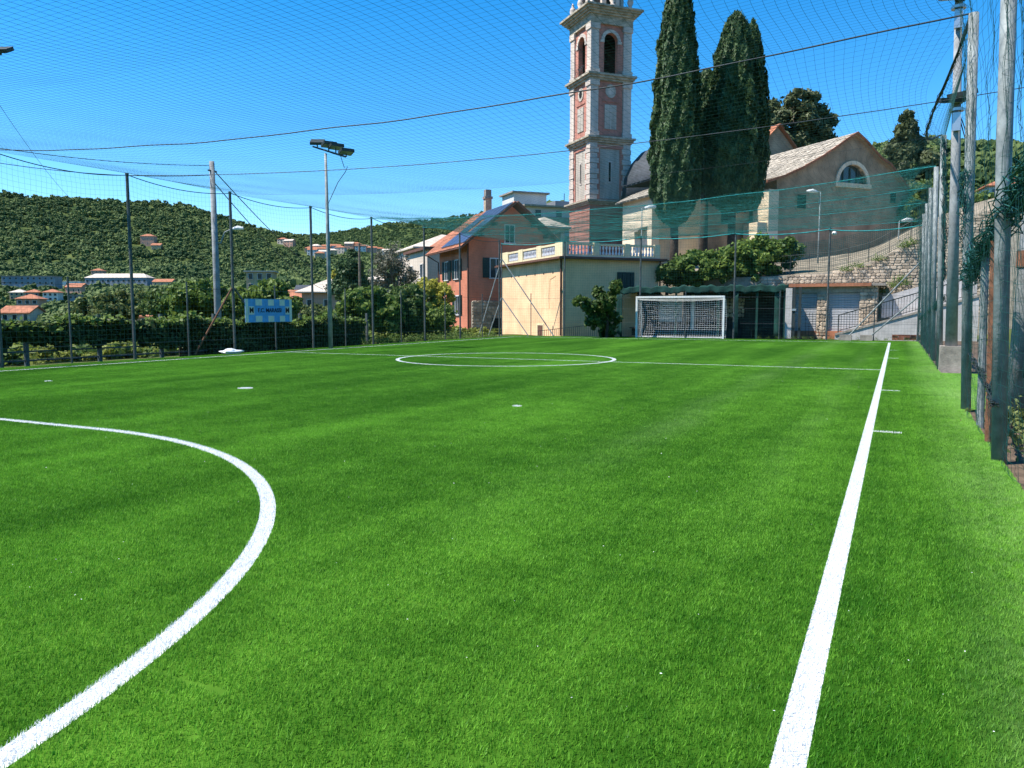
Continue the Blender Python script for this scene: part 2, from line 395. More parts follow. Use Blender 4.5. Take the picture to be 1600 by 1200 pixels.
def terrain(x, y):
    x, y = np.asarray(x, float).ravel(), np.asarray(y, float).ravel()
    lat = x*RV[0]+y*RV[1]; Z = x*FH[0]+y*FH[1]
    Zc = np.maximum(Z, 12.); px = 800+FPX*lat/Zc/1.0
    z = base_z(px, np.maximum(Zc, np.hypot(lat, Z)*.55))
    d = np.hypot(np.maximum(np.maximum(PX0-x, x-PX1), 0), np.maximum(np.maximum(PY0-y, y-PY1), 0))
    w = np.clip(d/11., 0, 1); w = w*w*(3-2*w)
    hump = 0.0
    zz = (-.09)*(1-w)+z*w
    far = np.clip((np.hypot(x, y)-60)/400, 0, 1)
    return zz
naz, nr = 420, 150
az = np.linspace(-math.pi, math.pi, naz, endpoint=False)
# finer towards the view
az = np.concatenate([np.linspace(-75, 25, 300), np.linspace(25, 285, 90)[1:-1]])*math.pi/180; naz = len(az)
rr = np.concatenate([np.linspace(2, 70, 60), np.geomspace(72, 4200, 110)]); nr = len(rr)
AA, RRr = np.meshgrid(az, rr); gx, gy = (np.sin(AA)*RRr).ravel(), (np.cos(AA)*RRr).ravel()
gz = terrain(gx, gy)
ii = np.arange((nr-1)*naz).reshape(nr-1, naz); jj = np.roll(ii, -1, axis=1)
F = np.stack([ii, jj, jj+naz, ii+naz], -1).reshape(-1, 4)
Vt = np.stack([gx, gy, gz], -1); nV = len(Vt)
Vt = np.vstack([Vt, [[0, 0, float(terrain([0], [0])[0])]]])
Ft = [tuple(f) for f in F[:, ::-1]]+[(i, (i+1) % naz, nV) for i in range(naz)]
def terrain_mat():
    m, N, L, B = nt('wooded_terrain')
    g = N.new('ShaderNodeNewGeometry')
    n1 = N.new('ShaderNodeTexNoise'); n1.inputs['Scale'].default_value = .03; n1.inputs['Detail'].default_value = 8; L.new(g.outputs['Position'], n1.inputs['Vector'])
    rp = N.new('ShaderNodeValToRGB'); L.new(n1.outputs['Fac'], rp.inputs[0]); e = rp.color_ramp.elements
    e[0].position = .35; e[0].color = (.022, .045, .012, 1); e[1].position = .75; e[1].color = (.12, .145, .045, 1)
    L.new(rp.outputs[0], B.inputs['Base Color']); B.inputs['Roughness'].default_value = .95; B.inputs['Specular IOR Level'].default_value = .05
    n2 = N.new('ShaderNodeTexNoise'); n2.inputs['Scale'].default_value = 1.2; n2.inputs['Detail'].default_value = 6; L.new(g.outputs['Position'], n2.inputs['Vector'])
    bp = N.new('ShaderNodeBump'); bp.inputs['Strength'].default_value = .6; bp.inputs['Distance'].default_value = .4
    L.new(n2.outputs['Fac'], bp.inputs['Height']); L.new(bp.outputs[0], B.inputs['Normal'])
    return m
terr = link('terrain', mesh_np('terrain', Vt, Ft, True), terrain_mat()); tag(terr, 'green valley floor and wooded hills behind the pitch', kind='structure')

# the pitch
tf = MB().box(-18.75, -6, -.2, .9, 38.42, 0).box(.9, 12.25, -.2, 3.0, 19.45, -.015)
turf = tf.build('football_pitch', m_turf); tag(turf, 'bright green artificial turf pitch', kind='structure')
soil = MB().box(.9, -6, -.2, 3.3, 12.25, -.03).box(.9, 19.45, -.2, 3.3, 41, -.03).build('soil_strip', m_soil); tag(soil, 'bare brown soil strip beside the pitch', kind='structure')

def blade_patch(n, seed, size=.982, h=.019):
    q = np.random.default_rng(seed)
    x, y = q.uniform(-size/2, size/2, n), q.uniform(-size/2, size/2, n)
    a = q.uniform(0, 2*math.pi, n); w = q.uniform(.0012, .0022, n); hh = h*q.uniform(.55, 1.15, n)
    la = q.normal(1.2, 1.3, n); ln = hh*np.abs(q.normal(.42, .28, n))
    dx, dy = np.cos(a)*w, np.sin(a)*w
    V = np.zeros((n, 3, 3)); V[:, 0] = np.stack([x-dx, y-dy, 0*x], -1); V[:, 1] = np.stack([x+dx, y+dy, 0*x], -1)
    V[:, 2] = np.stack([x+np.cos(la)*ln, y+np.sin(la)*ln, hh], -1)
    return mesh_np('turf_patch', V, np.arange(3*n).reshape(n, 3))
bp_ = [proto('turf_patch', blade_patch(22000, 100+i), m_blade) for i in range(4)]
pts = []
for i in range(20):
    for j in range(44):
        pts.append((-18.75+.9825*(i+.5), -5+.9865*(j+.5), .0))
for i in range(2):
    for j in range(7): pts.append((.9+.9825*(i+.5), 12.4+.98*(j+.5), -.015))
pts = np.array(pts); n = len(pts)
instancer('turf_blades', pts, np.stack([np.zeros(n), np.zeros(n), rng.normal(0, .02, n)], -1), np.ones((n, 3)), rng.integers(0, 4, n), bp_, 'short green artificial grass blades')

# ------------------------------------------------------------------ nets
def cords(L_, r, n=3):
    """thin prisms along many polylines; L_ has shape (lines, points, 3)"""
    L_ = np.asarray(L_, float); m, k, _ = L_.shape
    t = np.gradient(L_, axis=1); t /= np.linalg.norm(t, axis=2, keepdims=True)+1e-9
    ref = np.where(np.abs(t[..., 2:3]) > .8, np.array([1., 0, 0]), np.array([0, 0, 1.]))
    a = np.cross(t, ref); a /= np.linalg.norm(a, axis=2, keepdims=True)+1e-9; b = np.cross(t, a)
    V = np.stack([L_+(a*math.cos(2*math.pi*i/n)+b*math.sin(2*math.pi*i/n))*r for i in range(n)], 2)
    idx = np.arange(m*k*n).reshape(m, k, n); nx = np.roll(idx, -1, axis=2)
    F = np.stack([idx[:, :-1], nx[:, :-1], nx[:, 1:], idx[:, 1:]], -1).reshape(-1, 4)
    return V.reshape(-1, 3), F
def net_mesh(name, P, nu, nv, ku, kv, r, r2=None):
    """P(u,v)->points; nu cords along v, nv cords along u"""
    sets = []
    u = np.linspace(0, 1, nu); v = np.linspace(0, 1, kv); UU, VV = np.meshgrid(u, v, indexing='ij'); sets.append(cords(P(UU, VV), r))
    v = np.linspace(0, 1, nv); u = np.linspace(0, 1, ku); VV, UU = np.meshgrid(v, u, indexing='ij'); sets.append(cords(P(UU, VV), r2 or r))
    V = np.vstack([s[0] for s in sets]); F = np.vstack([sets[0][1], sets[1][1]+len(sets[0][0])])
    return mesh_np(name, V, F)
def wob(a, b, s=1.): return np.sin(a*7.1*s+b*3.3*s)*.5+np.sin(a*13.7*s-b*8.9*s+1.3)*.3+np.sin(a*2.9*s+b*17.3*s+.7)*.2

CABL = [0.2, 3.7, 7.4, 11.1, 18.4, 25.7, 29.5, 33.1, 38.5]     # anchor Y on the left posts
CABR = [0.2, 4.1, 8.1, 12.15, 20.16, 24.3, 28.3, 32.3, 38.5]  # anchor Y on the right posts
CSAG = [.45, .45, .45, .47, .42, .40, .38, .30, .10]
XLF, XRF, ZLF, ZRF = -18.9, .80, 5.0, 5.22
def roofP(u, v):
    n = len(CABL)-1; s = v*n; k = np.clip(s.astype(int), 0, n-1); t = s-k
    L0, R0, G0 = np.array(CABL), np.array(CABR), np.array(CSAG)
    yl = L0[k]*(1-t)+L0[k+1]*t; yr = R0[k]*(1-t)+R0[k+1]*t; sg = G0[k]*(1-t)+G0[k+1]*t
    x = XLF+(XRF-XLF)*u; y = yl+(yr-yl)*u
    span = (yr-yl)*0+np.abs(L0[k+1]-L0[k])*(1-u)+np.abs(R0[k+1]-R0[k])*u
    z = ZLF+(ZRF-ZLF)*u-sg*4*u*(1-u)-.012*span**1.25*4*t*(1-t)*(.35+2.6*u*(1-u))
    edge = 4*t*(1-t)
    x = x + edge*.5*(np.exp(-((1-u)*19.7/1.2))*-1+np.exp(-(u*19.7/1.2)))   # edges pulled in between the posts
    z = z + .02*wob(u*4, v*6)
    x = x + .035*wob(v*7, u*5)
    return np.stack([x, y, z], -1)
NR = .0016
net = thing('overhead_net', 'dark green net roof sagging over the whole pitch', 'sports net')
link('netting', net_mesh('netting', roofP, 148, 290, 70, 170, .0019, .0013), m_net, net)
def roofP2(u, v):   # the newer, finer net doubled over the far third of the pitch
    p = roofP(u, .628+v*.372); p[..., 2] += .05+.03*wob(u*9, v*7); return p
link('far_netting', net_mesh('far_netting', roofP2, 200, 130, 70, 60, .0020, .0020), m_netteal, net)
for k in range(3, len(CABL)):
    c = MB(); q = np.linspace(0, 1, 40)
    p = roofP(q, np.full(40, k/(len(CABL)-1)))
    rr_ = {3: .0105}.get(k-0, .002) if CABL[k] < 24 else .011
    c.tube(p, rr_, 6).build('support_cable', m_cable if CABL[k] < 24 else m_ropeteal, net)
# ------------------------------------------------------------------ left net fence
fl = thing('net_fence', 'tall net fence of slim dark posts along the left touchline', 'fence')
TALL = [3.7, 7.4, 11.15, 14.75, 18.4, 22.15, 25.75, 29.6, 32.75, 36.9]
SHORT = [9.2, 12.9, 16.6, 20.25, 24.0, 27.75, 31.35, 35.0]
tp = MB().tube([(0, 0, -.2), (0, 0, 5.02)], .042, 8).lathe([(.05, 5.02), (.05, 5.06), (.0, 5.07)], n=8).mesh('post')
sp = MB().tube([(0, 0, -.2), (0, 0, 2.2)], .024, 8).mesh('short_post')
for y in TALL: link('post', tp, m_poledark, fl, (XLF, y, 0)); 
for y in SHORT: link('short_post', sp, m_poledark, fl, (XLF, y, 0))
def leftP(u, v):   # u along Y, v up
    y = 3.7+u*(36.9-3.7)
    top = np.interp(y, TALL, [5.0]*len(TALL)); kk = np.interp(y, TALL, np.arange(len(TALL))); fr = kk-np.floor(kk)
    top = 5.0-.16*4*fr*(1-fr)
    z = .05+v*(top-.05)
    x = XLF+.05+.05*wob(y*.5, z*.5)+.10*np.sin(math.pi*v)*np.sin(fr*math.pi)
    return np.stack([x, y+.02*wob(z, y*.3), z], -1)
link('netting', net_mesh('netting', leftP, 256, 38, 180, 14, .0017), m_net, fl)
def swag(par, P0, P1, sag, r, mat, name, n=14):
    q = np.linspace(0, 1, n)[:, None]; p = np.array(P0)*(1-q)+np.array(P1)*q; p[:, 2] -= sag*4*q[:, 0]*(1-q[:, 0])
    return MB().tube(p, r, 6).build(name, mat, par)
for a, b in zip(TALL[:-1], TALL[1:]): swag(fl, (XLF+.05, a, 5.0), (XLF+.05, b, 5.0), .16, .012, m_rope, 'top_rope')
MB().tube([(XLF+.03, 3.7, 2.0), (XLF+.03, 36.9, 2.0)], .005, 5).build('wire', m_cable, fl)
MB().tube([(XLF+.03, 3.7, .45), (XLF+.03, 36.9, .45)], .005, 5).build('wire', m_cable, fl)
MB().tube([(XLF, 18.35, 2.05), (-19.45, 17.3, 0)], .03, 8).build('brace', m_rust, fl)
MB().tube([(XLF, 18.45, 2.05), (XLF-.25, 19.1, 1.62)], .03, 8).build('brace', m_poledark, fl)
# ------------------------------------------------------------------ far net fence
YF = 38.55
ff = thing('net_fence', 'tall net fence on slim posts behind the far goal', 'fence')
FT = [-19.6, -15.86, -11.72, -7.05, -2.87, .85]; FS = [-17.82, -13.93, -9.4, -4.95, -.9]
for x in FT: link('post', tp, m_poledark if x < -16 else m_pole, ff, (x, YF, .03))
for x in FS: link('short_post', sp, m_pole, ff, (x, YF, .1))
def farP(u, v):
    x = -19.6+u*20.45; kk = np.interp(x, FT, np.arange(len(FT))); fr = kk-np.floor(kk)
    z = .05+v*(4.98-.14*4*fr*(1-fr)-.05)
    return np.stack([x+.02*wob(z, x*.4), YF-.05+.06*wob(x*.5, z*.7)-.12*np.sin(math.pi*v)*np.sin(fr*math.pi), z], -1)
link('netting', net_mesh('netting', farP, 158, 38, 120, 14, .0018), m_net, ff)
for a, b in zip(FT[:-1], FT[1:]): swag(ff, (a, YF-.04, 5.0), (b, YF-.04, 5.03), .13, .026, m_ropeteal, 'top_rope')
for z in (.75, 1.45, 2.0): MB().tube([(-19.6, YF-.02, z), (.85, YF-.02, z)], .005, 5).build('wire', m_cable, ff)
for p, q in (((-19.6, YF, 4.2), (-20.9, YF-.3, -.1)), ((-19.6, YF, 4.2), (-16.4, YF-.15, 0)), ((-19.6, YF, 2.1), (-20.3, YF-.3, -.1)), ((-19.6, YF, 2.1), (-17.9, YF-.15, 0)),
             ((.85, YF, 3.5), (-2.1, YF-.1, 0)), ((.85, YF, 2.0), (-1.25, YF-.1, .0))):
    MB().tube([p, q], .032, 8).build('brace', m_pole, ff)
# ------------------------------------------------------------------ right net fence
fr_ = thing('net_fence', 'net fence of thick grey posts beside the right touchline', 'fence')
RT = [(.86, 4.1, 5.2, .065), (.88, 8.1, 5.2, .062), (.90, 12.15, 5.2, .062), (.93, 20.16, 5.22, .06), (.95, 24.3, 5.2, .06), (.96, 28.3, 5.2, .06), (.97, 32.3, 5.2, .06), (.97, 35.6, 5.2, .06)]
for x, y, h, r in RT:
    MB().tube([(x, y, -.2), (x-.1, y, h*.5), (x-.16, y, h)], r, 12).build('post', m_pole, fr_, True)
for x, y, m_ in ((.9, 9.2, m_rust), (.93, 10.5, m_pole), (.94, 6.1, m_pole), (.96, 22.2, m_iron), (.97, 26.2, m_iron), (.97, 30.2, m_iron)):
    MB().tube([(x, y, -.2), (x-.05, y, 2.03)], .04, 8).build('short_post', m_, fr_)
RY = [t[1] for t in RT]
def rightP(y0, y1, ztop):
    def P(u, v):
        y = y0+u*(y1-y0); kk = np.interp(y, RY, np.arange(len(RY))); fr = kk-np.floor(kk)
        z = .05+v*(ztop-.35*4*fr*(1-fr)-.05)
        x = .86-.16*z/5.2+.05*wob(y*.7, z*.6)-.25*4*fr*(1-fr)*np.clip(z/5.2, 0, 1)**2
        return np.stack([x, y+.03*wob(z, y*.3), z], -1)
    return P
link('netting', net_mesh('netting', rightP(4.1, 12.15, 5.15), 63, 40, 60, 24, .0015), m_net, fr_)
link('netting', net_mesh('netting', rightP(20.16, 38.4, 5.15), 140, 40, 110, 16, .0013), m_net, fr_)
# loose net gathered on the posts and along the lower rail
def bundle(path, r, n, seed, name, par, mat, cr=.005):
    q = np.random.default_rng(seed); path = np.array(path, float); k = len(path); Ls = []
    tt = np.linspace(0, 1, 26); base = np.stack([np.interp(tt, np.linspace(0, 1, k), path[:, i]) for i in range(3)], -1)
    for i in range(n):
        ph = q.uniform(0, 6.28, 6); am = q.uniform(.3, 1.2, 3)*r
        Ls.append(base+np.stack([am[j]*np.sin(tt*q.uniform(8, 26)+ph[j])+am[j]*.6*np.sin(tt*q.uniform(30, 60)+ph[j+3]) for j in range(3)], -1))
    V, F = cords(Ls, cr); return link(name, mesh_np(name, V, F), mat, par)
bundle([(.78, 20.1, 5.1), (.86, 20.1, 3.6), (.9, 20.15, 2.0)], .05, 26, 3, 'gathered_net', fr_, m_rope)
bundle([(.72, 12.1, 3.2), (.80, 12.15, 2.2), (.86, 12.15, 1.75)], .06, 26, 4, 'gathered_net', fr_, m_rope)
bundle([(.86, 12.1, 1.75), (.86, 10.5, 2.0), (.84, 8.2, 2.2), (.82, 6.2, 2.3), (.8, 4.1, 2.5)], .10, 60, 5, 'gathered_net', fr_, m_rope, .006)
bundle([(.9, 38.4, 1.0), (.93, 30, 1.25), (.93, 24, 1.45), (.92, 20.2, 1.65)], .06, 40, 6, 'gathered_net', fr_, m_rope)
bundle([(.80, 8.0, .5), (.86, 9.5, .62), (.9, 12.1, .75)], .03, 12, 8, 'gathered_net', fr_, m_iron, .006)
q = np.linspace(0, 1, 24)
pr = np.stack([.72-.42*4*q*(1-q)*(.6+.5*q), 12.15+(20.1-12.15)*q, 5.15-.55*4*q*(1-q)+.07*q], -1)
MB().tube(pr, .016, 7).build('edge_rope', m_cable, fr_)
bundle(pr, .03, 9, 9, 'gathered_net', fr_, m_cable, .0045)
def curtP(u, v):
    e = np.stack([np.interp(u, q, pr[:, i]) for i in range(3)], -1)
    b = np.stack([.80+0*u, 12.15+8*u, 5.2+0*u], -1)
    p = e*(1-v[..., None])+b*v[..., None]; p[..., 2] -= .25*np.sin(math.pi*v); return p
link('netting', net_mesh('netting', curtP, 62, 8, 60, 8, .002), m_net, fr_)
# ------------------------------------------------------------------ goal
GX0, GX1, GY, GH = -11.72, -7.43, 38.0, 1.98
gl = thing('football_goal', 'white football goal with white net at the far end', 'goal', ((GX0+GX1)/2, GY, 0))
hw = (GX1-GX0)/2
for sx in (-1, 1):
    MB().box(sx*hw-.045, -.045, 0, sx*hw+.045, .045, GH).build('post', m_whitep, gl)
    MB().tube([(sx*hw, .05, GH-.05), (sx*(hw-.05), .55, GH-.12), (sx*(hw-.1), .6, .05)], .022, 6).build('net_stay', m_whitep, gl)
    MB().tube([(sx*hw, .05, .04), (sx*(hw-.1), .6, .04)], .025, 6).build('ground_bar', m_whitep, gl)
MB().box(-hw-.045, -.05, GH+.001, hw+.045, .05, GH+.092).build('crossbar', m_whitep, gl)
MB().tube([(-hw+.1, .6, .04), (hw-.1, .6, .04)], .025, 6).build('ground_bar', m_whitep, gl)
def goalP(u, v):
    x = (-hw+2*hw*u); s = v*2.7
    z = np.where(s < .6, GH-.03-.10*s, (GH-.09)*(1-np.clip((s-.6)/2.1, 0, 1)))
    y = np.where(s < .6, .03+s*.9, .57+.18*np.sin(math.pi*np.clip((s-.6)/2.1, 0, 1)))
    return np.stack([x, y, z-.08*4*u*(1-u)*np.sin(math.pi*np.clip(v*1.6, 0, 1))+.015*wob(u*9, v*4)*np.sin(math.pi*v), ], -1)
link('net', net_mesh('net', goalP, 38, 24, 40, 24, .0078), m_whitenet, gl)
def sideP(sx):
    def P(u, v):
        y = .03+u*.56; z = v*(GH-.04-.05*u); return np.stack([sx*(hw-.02-.08*u)+.03*wob(u*3, v*3), y, z], -1)
    return P
for sx in (-1, 1): link('net', net_mesh('net', sideP(sx), 6, 18, 8, 16, .0038), m_whitenet, gl)
# ------------------------------------------------------------------ banner
bn = thing('club_banner', 'blue and white chequered club banner reading F.C. MARASSI', 'banner', (XLF+.14, 18.75, .97))
BWd, BHt = 2.15, .76
cols_ = 8; rows_ = [0, .30, .69, 1.0]
def quadx(y0, z0, y1, z1, x=0, t=.006): return MB().box(x, y0, z0, x+t, y1, z1)
edges = [0, .065, .21, .345, .475, .60, .725, .84, .945, 1.0]
quadx(0, 0, BWd, BHt, -.012, .012).build('sheet', m_blue, bn)
wps = []
for c0, c1 in ((.21, .345), (.475, .60), (.725, .84)):
    wps += [(c0, .016, c1, .27), (c0, .72, c1, .984)]
wps += [(0, 0, .06, 1), (.945, 0, 1, 1), (.07, .33, .18, .68), (.85, .33, .94, .68)]
for a, z0, b, z1 in wps: MB().box(.002, a*BWd, z0*BHt, .006, b*BWd, z1*BHt).build('white_patch', m_bwhite, bn)
def text(s, size, loc, par, mat, name, rot, ext=.004, bold=.0):
    cu = bpy.data.curves.new(name, 'FONT'); cu.body = s; cu.size = size; cu.extrude = ext; cu.align_x = 'CENTER'; cu.align_y = 'CENTER'; cu.offset = bold
    tmp = bpy.data.objects.new('tmp', cu); COL.objects.link(tmp)
    dg = bpy.context.evaluated_depsgraph_get(); me = bpy.data.meshes.new_from_object(tmp.evaluated_get(dg)); bpy.data.objects.remove(tmp)
    me.materials.clear(); o = link(name, me, mat, par, loc); o.rotation_euler = rot; return o
RX = (math.pi/2, 0, math.pi/2)
for yy in (.125, .895): text('M', .24, (.010, yy*BWd, .505*BHt), bn, m_black, 'letter', RX, bold=.008)
text('F.C. MARASSI', .19, (.008, .51*BWd, .505*BHt), bn, m_black, 'lettering', RX, bold=.002)['kind'] = 'stuff'
# ------------------------------------------------------------------ white bag on the turf edge
def blob(name, c, r, seed, mat, par=None, n=2, amp=.3):
    bm = bmesh.new(); bmesh.ops.create_icosphere(bm, subdivisions=n, radius=1)
    q = np.random.default_rng(seed); ph = q.uniform(0, 6, 9)
    for v in bm.verts:
        k = 1+amp*(math.sin(v.co.x*3+ph[0])*math.sin(v.co.y*4+ph[1])+.5*math.sin(v.co.z*7+ph[2]+v.co.x*5))
        v.co = Vector((v.co.x*r[0], v.co.y*r[1], v.co.z*r[2]))*k
    me = bpy.data.meshes.new(name); bm.to_mesh(me); bm.free()
    for p in me.polygons: p.use_smooth = True
    return link(name, me, mat, par, c)
tag(blob('plastic_bag', (-18.6, 17.95, .07), (.22, .40, .085), 5, m_plastic, None, 3), 'crumpled white plastic bag lying by the left fence', 'bag')

# ------------------------------------------------------------------ masts and lamps
def floodlight(par, loc, rz, tilt, name='floodlight'):
    b = MB()
    f = MB().box(-.24, -.16, -.05, .24, .16, .05).build(name, m_iron, par, loc=loc); f.rotation_euler = (tilt, 0, rz)
    g_ = MB().box(-.21, -.13, -.058, .21, .13, -.05).build('lamp_glass', m_alu, f)
    return f
P = at(517, 545, 28.0)
mast = thing('floodlight_mast', 'tall slim floodlight mast with four lamps behind left fence', 'floodlight mast', (P[0], P[1], 0))
MB().tube([(0, 0, -.3), (-.02, 0, 3.5), (-.05, 0, 6.85)], [.085, .07, .045], 10).build('pole', m_pole, mast, True)
arm0, arm1 = at(489, 229, 28.3)-np.array([P[0], P[1], 0]), at(540, 245, 27.7)-np.array([P[0], P[1], 0])
MB().beam(arm0, arm1, .06).build('crossarm', m_iron, mast)
for px, py, dz, rz in ((496, 222, 28.2, .5), (514, 226, 28.0, 1.1), (525, 229, 27.9, 1.1), (541, 237, 27.7, 1.1)):
    fp = at(px, py, dz)-np.array([P[0], P[1], 0]); t_ = (px-489)/51; ap = arm0*(1-t_)+arm1*t_
    floodlight(mast, fp, rz, .55 if px < 500 else -.3)
    MB().beam(ap, (ap[0], ap[1], fp[2]-.03), .03).build('bracket', m_iron, mast)
MB().tube([at(532, 243, 27.9)-np.array([P[0], P[1], 0]), at(538, 262, 27.9)-np.array([P[0], P[1], 0]), at(543, 260, 27.9)-np.array([P[0], P[1], 0]), at(540, 268, 27.9)-np.array([P[0], P[1], 0]), at(528, 285, 27.9)-np.array([P[0], P[1], 0]), at(513, 318, 27.95)-np.array([P[0], P[1], 0])], .012, 5).build('cable', m_cable, mast)

P = at(1486, 545, 17.35); PB = np.array([P[0], P[1], 0])
blk = MB().box(-.22, -.22, -.1, .38, .32, .56).build('concrete_block', m_concrete, None, loc=(P[0], P[1], 0)); tag(blk, 'grey concrete foundation block under the right mast', 'concrete block')
mast2 = thing('floodlight_mast', 'thick grey mast with two floodlight tiers standing on concrete block', 'floodlight mast', (P[0], P[1], .56))
MB().tube([(0, 0, 0), (-.08, 0, 3.2), (-.20, 0, 7.6)], [.125, .10, .075], 14).build('pole', m_poleconc, mast2, True)
for z_, k in ((5.15, -.13), (7.3, -.19)):
    MB().lathe([(.15, z_-.06), (.15, z_)], (k, 0, 0), n=10).build('collar', m_alu, mast2)
    for dx, dy, rz in ((-.10, -.12, .3), (.06, -.16, -.5), (.12, .1, -1.2)):
        MB().beam((k, 0, z_+.05), (k+dx, dy, z_+.16), .035).build('bracket', m_iron, mast2)
        floodlight(mast2, (k+dx*1.25, dy*1.25, z_+.22+dx*.6), rz, .25)
    MB().box(k-.08, -.19, z_-.5, k+.08, -.09, z_-.12).build('junction_box', m_alu, mast2)
MB().tube([(-.08, -.12, 5.0), (.06, -.2, 4.6), (.10, -.2, 4.3), (.04, -.16, 4.5), (-.07, -.13, 4.9)], .012, 5).build('cable', m_cable, mast2)
# thick leaning pole with a rusty band at the right picture edge
P = at(1587, 560, 9.6)
tpole = thing('utility_pole', 'thick grey pole with rusty collar at the right edge', 'pole', (P[0]+.05, P[1], 0))
MB().tube([(0, 0, -.3), (.06, 0, 2.2), (.12, 0, 5.6)], [.15, .14, .12], 16).build('pole', m_poleconc, tpole, True)
MB().lathe([(.157, 1.86), (.157, 2.06)], (.05, 0, 0), 16).build('collar', m_rust, tpole)
# concrete utility pole behind the hedge
P = at(341, 492, 30)
up = thing('utility_pole', 'tapered concrete utility pole rising behind the ivy hedge', 'pole', (P[0], P[1], -3.5))
MB().tube([(0, 0, 0), (-.02, 0, 6), (-.06, 0, 10.45)], [.15, .125, .095], 12).build('pole', m_poleconc, up, True)
MB().beam((-.05, -.2, 10.1), (-.05, .2, 10.1), .05).build('crossarm', m_iron, up)
b0 = at(345, 380, 30)-np.array([P[0], P[1], -3.5]); b1 = at(351, 363, 30)-np.array([P[0], P[1], -3.5]); b2 = at(362, 358, 30)-np.array([P[0], P[1], -3.5]); b3 = at(380, 357, 30)-np.array([P[0], P[1], -3.5])
MB().tube([(-.02, 0, b0[2]), b0, b1, b2], .03, 8).build('lamp_arm', m_pole, up)
MB().tube([b2, (b2+b3)/2+np.array([0, 0, .03]), b3], [.04, .09, .06], 8).build('lamp_head', m_whitep, up)
T0 = np.array([P[0]-.06, P[1], 6.75])
def wire(label, p, q, sag, r=.012, mat=None):
    o = swag(None, p, q, sag, r, mat or m_cable, 'utility_wire', 24); return tag(o, label, 'wire')
wire('upper black wire running left from the concrete utility pole', T0+np.array([0, 0, .05]), at(-60, 222, 26), .18)
wire('lower black wire running left from the concrete utility pole', T0-np.array([0, 0, .30]), at(-60, 245, 26), .25)
wire('black wire slanting down right from concrete pole top', T0-np.array([0, 0, .05]), at(520, 440, 75), .5, .02)
wire('second wire slanting down right below the concrete pole top', T0-np.array([0, 0, .5]), at(505, 452, 80), .6, .02)
wire('thin black wire crossing the sky above the left hill', at(-20, 135, 30), at(110, 310, 60), .3, .010)
wire('thin cable crossing the sky low behind the bell tower', (XLF, 14.75, 5.0), (3.4, 16.6, 5.35), .47, .008)

def lamp_post(label, px, ytop, ybot, Z, headdir, zb=None, r=.05):
    p = at(px, ybot, Z); t = at(px, ytop, Z); z0 = p[2] if zb is None else zb
    o = thing('lamp_post', label, 'street lamp', (p[0], p[1], z0))
    h = t[2]-z0
    MB().tube([(0, 0, -.3), (0, 0, h)], [r, r*.75], 8).build('pole', m_pole, o, True)
    d = RV*headdir
    MB().tube([(0, 0, h), (d[0]*.25, d[1]*.25, h+.03)], .03, 6).build('lamp_arm', m_pole, o)
    hd = MB(); a = np.array([d[0]*.15, d[1]*.15, h+.0]); b = np.array([d[0]*.85, d[1]*.85, h+.06])
    hd.tube([a, a*.5+b*.5+np.array([0, 0, .04]), b], [.06, .13, .07], 8).build('lamp_head', m_whitep, o, True)
    return o
lamp_post('slim street lamp in front of the gabled church wall', 1278, 300, 408, 50, -1, 3.8)
lamp_post('short street lamp standing on the ramp by the church', 1402, 345, 412, 50, 1, 3.9)
lamp_post('street lamp behind the balustrade near the lit church wall', 1001, 325, 470, 48, 1, 1.0, .045)
pl = thing('lamp_post', 'thin post carrying a round white spotlight before the garage', 'street lamp', (-2.87, 38.75, 0))
MB().tube([(0, 0, -.1), (0, 0, 5.0)], .03, 8).build('pole', m_pole, pl)
MB().lathe([(.0, -.08), (.09, -.07), (.11, 0), (.07, .08), (0, .1)], (.16, 0, 4.86), 10).build('lamp_head', m_whitep, pl, True)
MB().beam((0, 0, 4.86), (.1, 0, 4.86), .03).build('bracket', m_iron, pl)

# ------------------------------------------------------------------ buildings (local x runs right and away, local y left and away)
RB = R(48)
def shell(name, mat, par, x0, y0, x1, y1, z0, z1): return MB().box(x0, y0, z0, x1, y1, z1).build(name, mat, par)
def window(par, face, c, z0, w, h, frame=m_farwhite, pane=m_glass, shut=None, name='window', proud=.04, bars=True, sh_w=None):
    """window on face 'A' (y=0 side, c along x) or 'B' (x=0 side, c along y); a frame, its pane and open shutters"""
    def bx(mb, a0, z0_, a1, z1_, d0, d1):
        if face == 'A': mb.box(a0, d0, z0_, a1, d1, z1_)
        else: mb.box(d0, a0, z0_, d1, a1, z1_)
    f = MB(); t = min(.07, w*.12)
    bx(f, c-w/2, z0, c-w/2+t, z0+h, -proud, .02); bx(f, c+w/2-t, z0, c+w/2, z0+h, -proud, .02)
    bx(f, c-w/2+t, z0+h-t, c+w/2-t, z0+h, -proud, .02); bx(f, c-w/2-.04, z0-.06, c+w/2+.04, z0, -proud-.06, .02)
    if bars: bx(f, c-.02, z0, c+.02, z0+h-t, -proud+.012, .018)
    o = f.build(name, frame, par)
    p = MB(); bx(p, c-w/2+t, z0, c+w/2-t, z0+h-t, -.012, .015); p.build('pane', pane, o)
    if shut:
        sw = sh_w or w/2
        for s in (-1, 1):
            m_ = MB(); a0 = c+s*(w/2+.01); bx(m_, min(a0, a0+s*sw), z0, max(a0, a0+s*sw), z0+h, -proud-.03, -.006)
            for k in range(9):
                zz = z0+.06+(h-.12)*k/9; bx(m_, min(a0, a0+s*sw)+.05, zz, max(a0, a0+s*sw)-.05, zz+(h-.12)/9*.6, -proud-.045, -proud-.028)
            m_.build('shutter', shut, o)
    return o

